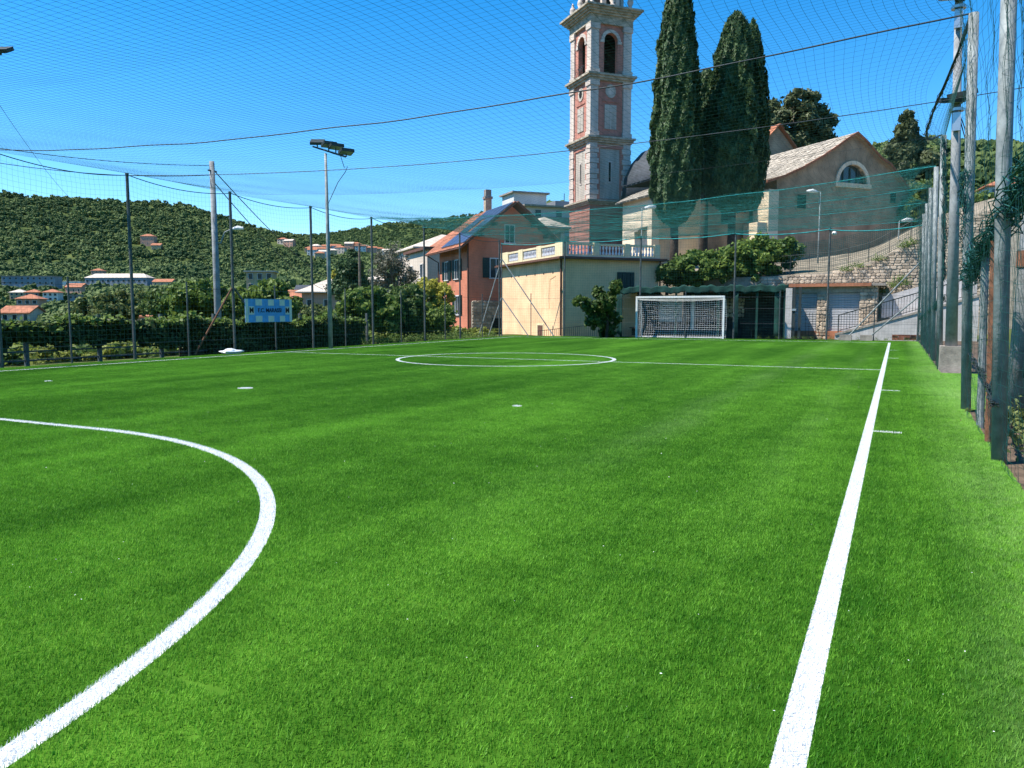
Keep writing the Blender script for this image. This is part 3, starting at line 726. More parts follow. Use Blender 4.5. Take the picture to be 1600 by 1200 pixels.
# --- cream yellow building with roof terrace
O = at(879, 486, 42.6); yb = thing('terrace_house', 'cream yellow flat roofed building with white baluster parapet', 'building', (O[0], O[1], 0), RB)
LX, LY, ZC = 6.05, 9.3, 4.15
shell('wall', m_yellow, yb, 0, 0, LX, LY, -.4, ZC)
c_ = MB().box(-.42, -.42, ZC, LX+.42, LY+.1, ZC+.07).box(-.34, -.34, ZC+.07, LX+.34, LY+.1, ZC+.13); c_.build('cornice', m_brown, yb)
MB().box(-.05, -.05, ZC+.13, LX+.05, LY, ZC+.17).build('terrace_floor', m_grey, yb)
BB, BT = ZC+.17, 5.06
bp = MB().lathe([(.035, 0), (.065, .03), (.07, .12), (.035, .22), (.03, .30), (.06, .42), (.062, .47), (.035, .53), (.05, .57)], n=8).mesh('baluster', True)
def bay(face, a, b):
    for k, (z0, z1) in enumerate(((BB, BB+.10), (BT-.13, BT-.02))):
        m_ = MB()
        if face == 'A': m_.box(a, -.02, z0, b, .16, z1)
        else: m_.box(-.02, a, z0, .16, b, z1)
        m_.build('rail', m_yellow_trim, yb)
    n_ = max(3, int(round((b-a)/.21)))
    for k in range(n_):
        t_ = a+(b-a)*(k+.5)/n_
        o = link('baluster', bp, m_baluster, yb, (t_, .07, BB+.10) if face == 'A' else (.07, t_, BB+.10)); o.scale = (1, 1, (BT-.13-BB-.10)/.57)
def pier(face, a, b):
    m_ = MB()
    if face == 'A': m_.box(a, -.04, BB-.002, b, .2, BT+.012)
    else: m_.box(-.04, a, BB-.002, .2, b, BT+.012)
    m_.build('pier', m_yellow_trim, yb)
MB().box(-.06, -.06, BB-.003, .22, .22, BT+.02).build('pier', m_yellow_trim, yb)
for a, b in ((.24, 1.88), (2.2, 3.82), (4.14, 5.75)): bay('A', a, b)
for a, b in ((1.88, 2.2), (3.82, 4.14), (5.75, 6.1)): pier('A', a, b)
for a, b in ((.95, 2.85), (3.5, 5.6), (6.3, 8.0)): bay('B', a, b)
for a, b in ((.24, .95), (2.85, 3.5), (5.6, 6.3), (8.0, 9.28)): pier('B', a, b)
d_ = MB().box(-.03, 2.45, -.3, .04, 3.45, .62).build('door_frame', m_yellow_trim, yb); MB().box(-.045, 2.58, -.3, .0, 3.3, .52).build('door', m_brown, d_)
MB().tube([(-.06, .12, ZC), (-.06, .12, 0)], .05, 8).build('downpipe', m_brown, yb)
MB().tube([(LX+.05, -.06, ZC), (LX+.05, -.06, 0)], .05, 8).build('downpipe', m_brown, yb)
MB().tube([(-.03, .9, 3.3), (-.035, 1.6, 3.15), (-.035, 1.75, 2.2), (-.03, 1.7, 1.5)], .012, 5).build('cable', m_yellow_trim, yb)
for k in range(6): MB().box(-.012, 1.2+k*1.25, 3.42, .01, 1.32+k*1.25, 3.52).build('vent', m_dark, yb)
MB().box(3.35, -.10, 2.55, 4.4, -.01, 3.5).build('dark_panel', m_shutter, yb)
for k in range(4): MB().box(3.37+k*.26, -.118, 2.57, 3.37+k*.26+.23, -.1005, 3.48).build('slat', m_shutter, yb)
# low iron fence before the yellow wall
lf = thing('iron_railing', 'low dark iron railing before the cream yellow building', 'railing', (0, 0, 0))
p0, p1 = np.array([-17.6, 39.05, 0]), np.array([-13.6, 39.05, 0])
MB().beam(p0+[0, 0, .25], p1+[0, 0, .72], .03).build('rail', m_iron, lf)
bm_ = MB().box(-.008, -.008, 0, .008, .008, .7).mesh('bar')
for k in range(34):
    t_ = k/33; o = link('bar', bm_, m_iron, lf, tuple(p0*(1-t_)+p1*t_)); o.scale = (1, 1, (.25+.47*t_)/.7)

# --- terracotta house
O = at(733, 486, 53.0); ph = thing('terracotta_house', 'terracotta red gabled house with solar panels on its roof', 'house', (O[0], O[1], -.75), RB)
HX, HY, HE, HA, OV = 6.3, 6.9, 6.85, 9.35, .75
shell('wall', m_pink, ph, 0, 0, HX, HY, -1.5, HE)
MB().prism([(0, HE), (HX, HE), (HX/2, HA-.15)], 0, .25).build('gable', m_pink, ph)
MB().prism([(0, HE), (HX, HE), (HX/2, HA-.15)], HY-.25, HY).build('gable', m_pink, ph)
sl = (HA-HE)/(HX/2); ze = HE-OV*sl; L_ = math.hypot(HX/2+OV, HA-ze); ang = math.atan(sl)
def slope(name, mat, par, s, x0, x1, y0, y1, h0, h1):
    """slab on the roof slope: x0,x1 measured up the slope from the eave; side s=-1 faces left"""
    m_ = MB().box(x0, y0, h0, x1, y1, h1); ca, sa = math.cos(ang), math.sin(ang)
    m_.V = [(-OV+x*ca-z*sa, y, ze+x*sa+z*ca) for x, y, z in m_.V]
    if s > 0: m_.V = [(HX-x, y, z) for x, y, z in m_.V]
    return m_.build(name, mat, par)
roof_ = slope('roof', m_brown, ph, -1, 0, L_, -.9, HY+.9, 0, .10); slope('roof', m_brown, ph, 1, 0, L_, -.9, HY+.9, 0, .10)
for s in (-1, 1):
    tl = MB(); ca, sa = math.cos(ang), math.sin(ang); ny = 30; nx = 11
    for i in range(nx):
        for j in range(ny):
            y = -.9+(HY+1.8)*j/ny; x = L_*i/nx; w_ = (HY+1.8)/ny
            b = MB().box(x-.05, y+.01, .102+.02, x+L_/nx, y+w_-.03, .15+.01*((i*7+j*3) % 3)); tl.add([(-OV+q[0]*ca-q[2]*sa, q[1], ze+q[0]*sa+q[2]*ca) for q in b.V], b.F)
    if s > 0: tl.V = [(HX-x, y, z) for x, y, z in tl.V]
    tag(tl.build('roof_tiles', m_tile, ph), None, None, None, 'stuff')
for i, (a0, a1) in enumerate(((.30, 1.75), (1.82, 3.27), (3.34, 4.75))):
    for j in range(5):
        y0 = -.86+j*1.05
        if i == 1 and j == 2: continue
        o = slope('solar_panel', m_solar, ph, -1, a0, a1, y0, y0+.98, .20, .235)
        slope('panel_frame', m_alu, o, -1, a0-.015, a1+.015, y0-.015, y0+.995, .185, .199)
MB().beam((-OV-.05, -.9, ze+.02), (-OV-.05, HY+.9, ze+.02), .11, .10).build('gutter', m_brown, ph)
MB().tube([(-OV-.05, HY+.6, ze), (-.1, HY-.05, ze-.55), (-.1, HY-.08, -1)], .05, 8).build('downpipe', m_brown, ph)
MB().tube([(-.06, .06, HE-.3), (-.06, .06, -1)], .05, 8).build('downpipe', m_brown, ph)
for k in range(3):
    for sx in (.9, HX-.9): pass
for sx, zz in ((.75, HE+.25), (HX-.75, HE+.25), (1.7, HE+.98), (HX-1.7, HE+.98)): MB().box(sx-.09, -.8, zz, sx+.09, 0, zz+.2).build('bracket', m_brown, ph)
window(ph, 'A', 2.95, 6.75, .78, 1.25, shut=None, pane=m_shutter)
window(ph, 'A', 1.95, 4.35, .95, 1.35, shut=m_shutter)
for c, z in ((5.0, 4.35), (2.6, 4.35), (2.55, 1.85)): window(ph, 'B', c, z, 1.0, 1.35, shut=m_shutter, sh_w=.55)
d_ = MB().box(-.05, 1.5, -1.2, .02, 2.9, .28).build('door_frame', m_grey, ph); MB().box(-.07, 1.75, -1.2, -.02, 2.6, .16).build('door', m_dark, d_)
# stone porch against the gable wall
rc = random.Random(3)
def stones(x0, x1, z0, z1, y, d, sw=.28, sh=.17, jit=.2, topf=None, prob=1.):
    """rubble masonry: rounded irregular blocks in broken courses (x along the wall, y outwards)"""
    m_ = MB(); z = z0
    while z < z1:
        h = sh*rc.uniform(.75, 1.35); x = x0+rc.uniform(-.1, 0)
        while x < x1:
            w = sw*rc.uniform(.6, 1.5)
            lim = topf(x+w/2) if topf else z1
            if z+h*.6 < lim and rc.random() < prob:
                dd = d*rc.uniform(.5, 1.0); g_ = .008; j = lambda s: rc.uniform(-s, s)*jit
                xa, xb, za, zb = max(x, x0)+g_, min(x+w, x1)-g_, z+g_, z+h-g_
                if xb-xa > .04:
                    c = min(xb-xa, zb-za)*.28
                    f_ = [(xa+c+j(.04), za+j(.02)), (xb-c+j(.04), za+j(.02)), (xb, za+c), (xb+j(.01), zb-c), (xb-c+j(.04), zb+j(.02)), (xa+c, zb+j(.02)), (xa, zb-c), (xa+j(.01), za+c)]
                    cx, cz = (xa+xb)/2, (za+zb)/2
                    V = [(p[0], y, p[1]) for p in f_]+[(cx+(p[0]-cx)*.82, y-dd, cz+(p[1]-cz)*.8) for p in f_]
                    m_.add(V, [tuple(range(8, 16))]+[(k, (k+1) % 8, 8+(k+1) % 8, 8+k) for k in range(8)])
            x += w
        z += h
    return m_
sw_ = stones(.15, 3.9, -.6, 2.75, -.16, .06, .34, .2); tag(sw_.build('stone_cladding', m_stone, ph), None, None, None, 'stuff')
MB().box(.15, -.16, -.9, 3.9, -.002, 2.72).build('porch_wall', m_mortar, ph)
MB().box(1.6, -.28, -.7, 2.7, -.2, 1.6).build('door', m_dark, ph)

# --- apartment block and older house behind the terracotta roof
def simple_house(label, name, P, rz, w, d, h, roof, wall, roofm, wins=(), cat='house', group=None, rh=None, ov=.4, floors=2, nA=3, nB=2, winw=.9, winh=1.2, chimney=False, base=3.):
    o = thing(name, label, cat, P, rz, group)
    MB().box(0, 0, -base, w, d, h).build('wall', wall, o)
    rh = rh if rh is not None else .28*min(w, d)
    if roof == 'flat':
        r_ = MB().box(-ov, -ov, h, w+ov, d+ov, h+.25).build('roof', roofm, o)
    elif roof == 'hip':
        e = min(w, d)/2+ov; zz = h+rh
        if w >= d: rg = [(-ov+e, d/2, zz), (w+ov-e, d/2, zz)]
        else: rg = [(w/2, -ov+e, zz), (w/2, d+ov-e, zz)]
        m_ = MB(); V = [(-ov, -ov, h), (w+ov, -ov, h), (w+ov, d+ov, h), (-ov, d+ov, h), (-ov, -ov, h+.15), (w+ov, -ov, h+.15), (w+ov, d+ov, h+.15), (-ov, d+ov, h+.15)]+rg
        if w >= d: F_ = [(4, 5, 9, 8), (6, 7, 8, 9), (7, 4, 8), (5, 6, 9)]
        else: F_ = [(4, 5, 8), (5, 6, 9, 8), (6, 7, 9), (7, 4, 8, 9)]
        r_ = m_.add(V, F_+[(0, 1, 5, 4), (1, 2, 6, 5), (2, 3, 7, 6), (3, 0, 4, 7), (3, 2, 1, 0)]).build('roof', roofm, o)
    else:
        if w >= d:
            r_ = MB().prism([(-ov, h-ov*.3), (d/2, h+rh), (d+ov, h-ov*.3), (d+ov, h-ov*.3+.18), (d/2, h+rh+.2), (-ov, h-ov*.3+.18)], -ov, w+ov, 'x').build('roof', roofm, o)
            MB().prism([(0, h), (d, h), (d/2, h+rh)], 0, w, 'x').build('gable', wall, o)
        else:
            r_ = MB().prism([(-ov, h-ov*.3), (w/2, h+rh), (w+ov, h-ov*.3), (w+ov, h-ov*.3+.18), (w/2, h+rh+.2), (-ov, h-ov*.3+.18)], -ov, d+ov, 'y').build('roof', roofm, o)
            MB().prism([(0, h), (w, h), (w/2, h+rh)], 0, d, 'y').build('gable', wall, o)
    if chimney: MB().box(w*.3, d*.55, h, w*.3+.6, d*.55+.6, h+rh+.9).build('chimney', wall, r_)
    fh = h/floors
    for f_ in range(floors):
        z0 = f_*fh+fh*.32
        for k in range(nA): window(o, 'A', w*(k+.5)/nA, z0, winw, min(winh, fh*.55), proud=.08, bars=False)
        for k in range(nB): window(o, 'B', d*(k+.5)/nB, z0, winw, min(winh, fh*.55), proud=.08, bars=False)
    return o

ap = simple_house('grey white apartment block on the slope behind the terracotta house', 'apartment_building', at(824, 408, 120), RB, 14, 9, 8.2, 'flat', m_farwhite, m_concrete, cat='building', floors=3, nA=4, nB=3, winw=1.1, winh=1.5, base=8, ov=.8)
b_ = MB().box(-1, 3, 8.45, 4.5, 8, 10.6).build('roof_room', m_farwhite, ap); MB().box(-1.4, 2.6, 10.6, 4.9, 8.4, 10.85).build('roof', m_concrete, b_)
b_ = MB().box(6.5, 4, 8.45, 12.5, 8.5, 9.9).build('roof_room', m_fargrey, ap)
for f_ in range(3): MB().box(.5, -1.3, .2+f_*2.73, 13.5, 0, .35+f_*2.73).box(.5, -1.32, .35+f_*2.73, 13.5, -1.25, 1.2+f_*2.73).build('balcony', m_concrete, ap)
for x_ in (9.5, 13.2): MB().tube([(x_, 7, 8.4), (x_, 7, 11.6)], .06, 6).build('aerial', m_iron, ap)
ch = thing('old_villa', 'villa with orange tiled roof and tall stone chimney behind solar roof', 'house', at(742, 390, 70)-np.array([0, 0, 1.9]), RB)
MB().box(-1, -2, -6, 7, 10, 2.6).build('wall', m_farwall, ch)
MB().prism([(-1.6, 2.4), (3, 5.4), (7.6, 2.4), (7.6, 2.65), (3, 5.7), (-1.6, 2.65)], -2.6, 10.6).build('roof', m_tilefar, ch)
P = at(762, 345, 70)-at(742, 390, 70); c48, s48 = math.cos(-RB), math.sin(-RB); px_, py_ = P[0]*c48-P[1]*s48, P[0]*s48+P[1]*c48
cm = MB().box(px_-.28, py_-.28, 1.5, px_+.28, py_+.28, 6.3).build('chimney', m_stone, ch); MB().box(px_-.36, py_-.36, 6.3, px_+.36, py_+.36, 6.5).box(px_-.26, py_-.26, 6.5, px_+.26, py_+.26, 7.1).build('chimney_cap', m_concrete, cm)
simple_house('white house with pale hipped roof between terracotta house and tower', 'white_house', at(838, 392, 66), RB, 2.6, 4.2, 1.9, 'hip', m_farwhite, m_roofpale, floors=1, nA=2, nB=2, winw=.7, winh=1.1, base=6, rh=1.1, ov=.45)
simple_house('beige two storey house with balcony left of terracotta house', 'beige_house', at(668, 452, 68), RB, 6, 7, 3.4, 'flat', m_farwall, m_brown, floors=1, nA=2, nB=2, base=9, ov=.3)
simple_house('house with broad pale tiled roof behind the beige house', 'pale_roofed_house', at(650, 412, 82), RB, 9, 8, 1.6, 'hip', m_farwall, m_roofpale, floors=1, nA=2, nB=2, winh=.8, base=8, rh=1.9)

# --- bell tower
O = at(920, 486, 75); bt = thing('bell_tower', 'tall marble and red bell tower with arched belfry openings', 'bell tower', (O[0], O[1], 0), RB)
TW = 4.25
def ring(z0, z1, ov, mat, name='cornice', steps=1):
    m_ = MB()
    for k in range(steps):
        a = ov*(k+1)/steps; m_.box(-a, -a, z0+(z1-z0)*k/steps, TW+a, TW+a, z0+(z1-z0)*(k+1)/steps+(-.001 if k < steps-1 else 0))
    return m_.build(name, mat, bt)
shell('base', m_towerred, bt, 0, 0, TW, TW, 2, 11.4)
# rusticated bands on the base
for k in range(14):
    z = 5.2+k*.43; m_ = MB().box(-.05, -.05, z, TW+.05, TW+.05, z+.37); m_.build('band', m_towerred, bt)
ring(11.4, 11.85, .45, m_cornice, 'cornice', 3)
shell('shaft', m_tan, bt, .1, .1, TW-.1, TW-.1, 11.8, 23.2)
def quoins(z0, z1, n_, w):
    h = (z1-z0)/n_
    for cx in (0, TW):
        for cy in (0, TW):
            if cx and cy: continue
            for k in range(n_):
                e = .06+.04*(k % 2); L1 = w+(.14 if k % 2 else 0); 
                x0, x1 = (-e, L1) if cx == 0 else (TW-L1, TW+e); y0, y1 = (-e, L1) if cy == 0 else (TW-L1, TW+e)
                MB().box(x0, y0, z0+h*k+.02, x1, y1, z0+h*(k+1)-.02).build('quoin', m_towerstone, bt)
quoins(11.86, 17.2, 11, .72)
def frame_panel(face, c, w, z0, z1, t, mat, name, d0=.1, d1=.02):
    m_ = MB()
    def bx(a0, zz0, a1, zz1):
        if face == 'A': m_.box(a0, d1, zz0, a1, d0+.02, zz1)
        else: m_.box(d1, a0, zz0, d0+.02, a1, zz1)
    bx(c-w/2, z0, c-w/2+t, z1); bx(c+w/2-t, z0, c+w/2, z1); bx(c-w/2+t, z1-t, c+w/2-t, z1); bx(c-w/2+t, z0, c+w/2-t, z0+t*.4)
    return m_.build(name, mat, bt)
def slab(face, a0, z0, a1, z1, d0, d1, mat, name, par=None):
    m_ = MB()
    if face == 'A': m_.box(a0, d0, z0, a1, d1, z1)
    else: m_.box(d0, a0, z0, d1, a1, z1)
    return m_.build(name, mat, par or bt)
for fc in 'AB':
    frame_panel(fc, TW/2, 2.75, 11.9, 17.0, .30, m_towerred, 'red_frame')
    sl_ = slab(fc, TW/2-.22, 13.5, TW/2+.22, 15.6, .055, .12, m_towerstone, 'slit_window'); slab(fc, TW/2-.10, 13.65, TW/2+.10, 15.45, .04, .056, m_dark, 'opening', sl_)
ring(17.2, 17.75, .42, m_cornice, 'cornice', 3)
# second shaft with corner pilasters
def pilasters(z0, z1, w=.78, e=.05):
    for cx in (0, TW):
        for cy in (0, TW):
            if cx and cy: continue
            x0, x1 = (-e, w) if cx == 0 else (TW-w, TW+e); y0, y1 = (-e, w) if cy == 0 else (TW-w, TW+e)
            p_ = MB().box(x0, y0, z0, x1, y1, z1).build('pilaster', m_towerstone, bt)
            MB().box(x0-.08, y0-.08, z0+.003, x1+.08, y1+.08, z0+.45).build('base_block', m_towerstone, p_)
            MB().box(x0-.09, y0-.09, z1-.5, x1+.09, y1+.09, z1-.003).build('capital', m_towerstone, p_)
pilasters(17.76, 22.9)
for fc in 'AB':
    slab(fc, .85, 17.9, TW-.85, 22.85, .06, .12, m_towerred, 'red_panel')
    o = slab(fc, 1.5, 18.5, TW-1.5, 20.75, .0, .058, m_tan, 'blind_window'); slab(fc, TW/2-.04, 18.5, TW/2+.04, 20.75, -.03, -.001, m_towerstone, 'mullion', o); slab(fc, 1.5, 20.1, TW-1.5, 20.2, -.031, -.002, m_towerstone, 'transom', o)
    n_ = 20; poly = [(TW/2+.55*math.cos(2*math.pi*k/n_), 22.0+.62*math.sin(2*math.pi*k/n_)) for k in range(n_)]
    o = MB().prism(poly, .0, .058, 'y' if fc == 'A' else 'x').build('oculus', m_tan, bt)
    poly = [(TW/2+.3*math.cos(2*math.pi*k/n_), 22.0+.36*math.sin(2*math.pi*k/n_)) for k in range(n_)]
    MB().prism(poly, -.012, -.001, 'y' if fc == 'A' else 'x').build('oculus_pane', m_towerstone if fc == 'A' else m_dark, o)
    slab(fc, 1.25, 21.0, TW-1.25, 21.18, .0, .058, m_towerred, 'string_course')
ring(22.9, 23.5, .45, m_cornice, 'cornice', 3)
# belfry: four corner piers, red walls with arched openings, a bell
pilasters(23.5, 28.0, .8, .04)
def arch_wall(face):
    z0, z1 = 23.5, 28.2; w = .72; spring = 26.6; cx = TW/2; nseg = 14
    arc = [(cx+w*math.cos(math.pi*k/nseg), spring+w*math.sin(math.pi*k/nseg)) for k in range(nseg+1)]
    outer = [(TW-.7, z0), (TW-.7, z1), (.7, z1), (.7, z0), (cx-w, z0)]
    poly = [(cx+w, z0)]+[(TW-.7, z0), (TW-.7, z1), (.7, z1), (.7, z0), (cx-w, z0)]+arc[::-1]
    d0, d1 = .1, .55
    m_ = MB()
    # split in strips so every face is convex
    segs = [((.7, z0), (cx-w, z0), (cx-w, z1), (.7, z1)), ((cx+w, z0), (TW-.7, z0), (TW-.7, z1), (cx+w, z1))]
    for k in range(nseg): segs.append((arc[k+1], arc[k], (arc[k][0], z1), (arc[k+1][0], z1)))
    for s in segs: m_.prism(list(s), d0, d1, 'y' if face == 'A' else 'x')
    m_.build('belfry_wall', m_towerred, bt)
    a = MB(); r1, r2 = w+.002, w+.3
    for k in range(nseg):
        t0, t1 = math.pi*k/nseg, math.pi*(k+1)/nseg
        a.prism([(cx+r1*math.cos(t0), spring+r1*math.sin(t0)), (cx+r2*math.cos(t0), spring+r2*math.sin(t0)), (cx+r2*math.cos(t1), spring+r2*math.sin(t1)), (cx+r1*math.cos(t1), spring+r1*math.sin(t1))], .02, .3, 'y' if face == 'A' else 'x')
    for sx in (-1, 1):
        x0, x1 = sorted((cx+sx*w, cx+sx*(w+.42)))
        if face == 'A': a.box(x0, .02, spring-.22, x1, .3, spring)
        else: a.box(.02, x0, spring-.22, .3, x1, spring)
    a.build('arch_surround', m_towerstone, bt)
arch_wall('A'); arch_wall('B')
MB().box(.1, TW-.5, 23.5, TW-.1, TW-.1, 28).build('back_wall', m_shed_belfry, bt); MB().box(TW-.5, .1, 23.5, TW-.1, TW-.501, 28).build('back_wall', m_shed_belfry, bt); MB().box(.6, .6, 27.3, TW-.6, TW-.6, 27.9).build('belfry_ceiling', m_dark, bt)  # back walls near black: the shade inside the openings is in their colour
bell = MB().lathe([(.62, 0), (.56, .06), (.46, .3), (.36, .65), (.30, .85), (.15, .95), (.05, 1.0)], (TW/2, TW/2, 25.3), 16).build('bell', m_bronze, bt, True)
MB().beam((.6, TW/2, 26.4), (TW-.6, TW/2, 26.4), .2).build('bell_yoke', m_bark, bell)
MB().tube([(TW/2, .3, 24.5), (TW/2-.72, .3, 24.5)], .02, 5).build('rail', m_iron, bt)
rb_ = MB()
for k in range(8): rb_.tube([(-.02, TW/2-.68+k*.19, 23.5), (-.14-.1*math.sin(k), TW/2-.68+k*.19, 24.1), (-.02, TW/2-.68+k*.19, 24.6)], .02, 5)
rb_.build('railing', m_iron, bt)
ring(28.0, 28.6, .12, m_cornice, 'frieze'); ring(28.6, 29.5, .85, m_cornice, 'cornice', 5)
# octagonal upper stage with a balustrade of urns
m_ = MB(); n8 = 8
oc = [(TW/2+1.85*math.cos(math.pi/8+k*math.pi/4), TW/2+1.85*math.sin(math.pi/8+k*math.pi/4)) for k in range(8)]
m_.prism(oc, 29.5, 34.5, 'z').build('lantern_wall', m_towerred, bt)
for k in range(8):
    x, y = oc[k]; MB().box(x-.22, y-.22, 29.5, x+.22, y+.22, 34.4).build('lantern_pier', m_towerstone, bt)
    a = k*math.pi/4; x, y = TW/2+1.74*math.cos(a), TW/2+1.74*math.sin(a)
    o = MB().box(-.06, -.4, 0, .06, .4, 3.6).build('lantern_opening', m_dark, bt, loc=(x, y, 30)); o.rotation_euler = (0, 0, a)
for x, y in ((.1, .1), (TW-.1, .1), (.1, TW-.1), (TW/2, -.1), (-.1, TW/2)):
    MB().lathe([(.28, 0), (.28, .3), (.14, .4), (.30, .8), (.24, 1.1), (.10, 1.25), (.12, 1.4), (.03, 1.6)], (x, y, 29.5), 10).build('urn', m_towerstone, bt, True)
MB().lathe([(2.1, 34.5), (2.2, 34.8), (1.8, 36.2), (1.0, 37.6), (.3, 38.2), (.1, 40)], (TW/2, TW/2, 0), 16).build('dome', m_slatedark, bt, True)

# --- church
O = at(1208, 486, 62); chu = thing('church', 'old rendered church with pale slate gable roof and lunette window', 'church', (O[0], O[1], 0), RB)
prof = [(-1.31, 11.31), (.46, 11.86), (2.2, 12.61), (4.09, 13.58), (5.69, 14.55), (6.66, 15.18), (7.64, 15.72), (8.48, 15.23), (9.41, 14.58), (10.36, 13.88), (11.4, 13.45), (12.35, 12.6), (13.88, 11.37), (15.43, 10.28)]
body = [(0, 3.0)]+[(0, 11.55)]+[(max(x, 0), z-.12) for x, z in prof[1:-1]]+[(14.6, 10.6), (14.6, 3.0)]
# facade built in vertical strips round the half round window
def strip_wall(par, prof_, x0, x1, zb, y0, y1, hole=None, mat=None, name='wall'):
    xs = sorted(set([x0, x1]+[p[0] for p in prof_ if x0 < p[0] < x1]))
    if hole:
        cx, r, zs = hole; xs = sorted(set(xs+[cx+r*math.cos(math.pi*k/16) for k in range(17)]))
    top = lambda x: float(np.interp(x, [p[0] for p in prof_], [p[1] for p in prof_]))
    m_ = MB()
    for a, b in zip(xs[:-1], xs[1:]):
        if hole and a > cx-r-1e-6 and b < cx+r+1e-6:
            ha, hb = (zs+math.sqrt(max(r*r-(t-cx)**2, 0)) for t in (a, b))
            m_.prism([(a, zb), (b, zb), (b, zs), (a, zs)], y0, y1); m_.prism([(a, ha), (b, hb), (b, top(b)), (a, top(a))], y0, y1)
        else: m_.prism([(a, zb), (b, zb), (b, top(b)), (a, top(a))], y0, y1)
    return m_.build(name, mat, par)
pw = [(x, z-.1) for x, z in prof]
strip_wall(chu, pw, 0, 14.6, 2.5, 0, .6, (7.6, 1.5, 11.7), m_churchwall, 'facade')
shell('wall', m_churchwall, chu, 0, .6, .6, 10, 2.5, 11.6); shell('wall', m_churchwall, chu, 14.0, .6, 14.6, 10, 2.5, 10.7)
lw = MB()
for k in range(16):
    t0, t1 = math.pi*k/16, math.pi*(k+1)/16
    lw.prism([(7.6+r*math.cos(t), 11.7+r*math.sin(t)) for r, t in ((1.5, t0), (1.8, t0), (1.8, t1), (1.5, t1))], -.14, .25)
lw.box(5.7, -.2, 11.35, 9.5, .25, 11.69); lun = lw.build('lunette_window', m_creamwall, chu)
MB().prism([(7.6+1.5*math.cos(math.pi*k/16), 11.7+1.5*math.sin(math.pi*k/16)) for k in range(17)], .3, .34).build('pane', m_glass, lun)
for x in (6.85, 7.6, 8.35): MB().box(x-.05, .22, 11.7, x+.05, .29, 13.0).build('mullion', m_iron, lun)
window(chu, 'A', 2.45, 9.45, 1.05, 1.15, frame=m_churchwall, pane=m_dark, bars=False); window(chu, 'A', 12.1, 10.35, .8, .9, frame=m_churchwall, pane=m_dark, bars=False)
# concave slate roof, built of overlapping slabs
def slate_roof(par, prof_, y0, y1, mat, cols=26, t=.10, name='roof', rows_per=2):
    base = MB(); sl_ = MB(); rq = random.Random(5)
    for (xa, za), (xb, zb) in zip(prof_[:-1], prof_[1:]):
        base.add([(xa, y0, za-.1), (xb, y0, zb-.1), (xb, y1, zb-.1), (xa, y1, za-.1), (xa, y0, za), (xb, y0, zb), (xb, y1, zb), (xa, y1, za)], [(0, 1, 2, 3), (7, 6, 5, 4), (0, 4, 5, 1), (2, 6, 7, 3), (1, 5, 6, 2), (3, 7, 4, 0)])
        dx, dz = xb-xa, zb-za; L2 = math.hypot(dx, dz); nr_ = max(1, int(round(L2/.55))); nx_, nz_ = -dz/L2, dx/L2
        for i in range(nr_):
            for j in range(cols):
                ya = y0+(y1-y0)*(j+(.5 if i % 2 else 0)+rq.uniform(-.12, .12))/cols; yb_ = ya+(y1-y0)/cols*rq.uniform(.8, .97); yb_ = min(yb_, y1+.05)
                s0, s1 = (i-.12)/nr_, (i+1)/nr_; l0 = t*rq.uniform(.25, .75); 
                lo, hi = (s0, s1) if dz > 0 else (1-s0, 1-s1)
                p = [(xa+dx*lo, za+dz*lo), (xa+dx*hi, za+dz*hi)]
                V = [(p[0][0]+nx_*.004, ya, p[0][1]+nz_*.004), (p[1][0], ya, p[1][1]), (p[1][0], yb_, p[1][1]), (p[0][0]+nx_*.004, yb_, p[0][1]+nz_*.004)]
                V += [(p[0][0]+nx_*l0, ya, p[0][1]+nz_*l0), (p[1][0]+nx_*.02, ya, p[1][1]+nz_*.02), (p[1][0]+nx_*.02, yb_, p[1][1]+nz_*.02), (p[0][0]+nx_*l0, yb_, p[0][1]+nz_*l0)]
                sl_.add(V, [(4, 5, 6, 7), (0, 4, 7, 3), (0, 1, 5, 4), (3, 7, 6, 2), (1, 2, 6, 5)])
    r_ = base.build(name, mat, par); tag(sl_.build('roof_slates', mat, par), None, None, None, 'stuff'); return r_
slate_roof(chu, prof, -.35, 10.2, m_slate)
ed = MB()
for (xa, za), (xb, zb) in zip(prof[:-1], prof[1:]): ed.add([(xa, -.42, za-.14), (xb, -.42, zb-.14), (xb, -.34, zb-.14), (xa, -.34, za-.14), (xa, -.42, za+.06), (xb, -.42, zb+.06), (xb, -.34, zb+.06), (xa, -.34, za+.06)], [(0, 1, 2, 3), (7, 6, 5, 4), (0, 4, 5, 1), (2, 6, 7, 3), (1, 5, 6, 2), (3, 7, 4, 0)])
ed.build('verge_tiles', m_tile, chu)
# lit buttress at the left corner, side chapels, apse and transept
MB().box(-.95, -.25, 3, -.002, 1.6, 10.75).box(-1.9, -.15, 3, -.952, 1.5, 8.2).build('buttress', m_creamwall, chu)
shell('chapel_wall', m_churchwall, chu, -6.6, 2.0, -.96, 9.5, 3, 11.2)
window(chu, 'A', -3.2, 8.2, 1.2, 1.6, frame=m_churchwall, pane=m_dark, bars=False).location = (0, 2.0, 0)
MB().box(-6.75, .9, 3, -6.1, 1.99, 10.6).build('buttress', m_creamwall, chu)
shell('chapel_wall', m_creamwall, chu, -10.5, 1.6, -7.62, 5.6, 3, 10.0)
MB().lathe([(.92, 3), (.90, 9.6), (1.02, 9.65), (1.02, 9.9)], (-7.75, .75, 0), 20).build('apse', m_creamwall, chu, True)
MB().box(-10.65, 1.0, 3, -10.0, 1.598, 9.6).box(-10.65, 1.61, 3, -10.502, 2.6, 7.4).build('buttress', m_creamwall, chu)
MB().prism([(-11.4, 7.3), (-10.52, 7.6), (-10.52, 7.75), (-11.4, 7.42)], 1.7, 3.8).build('buttress_roof', m_slate, chu)
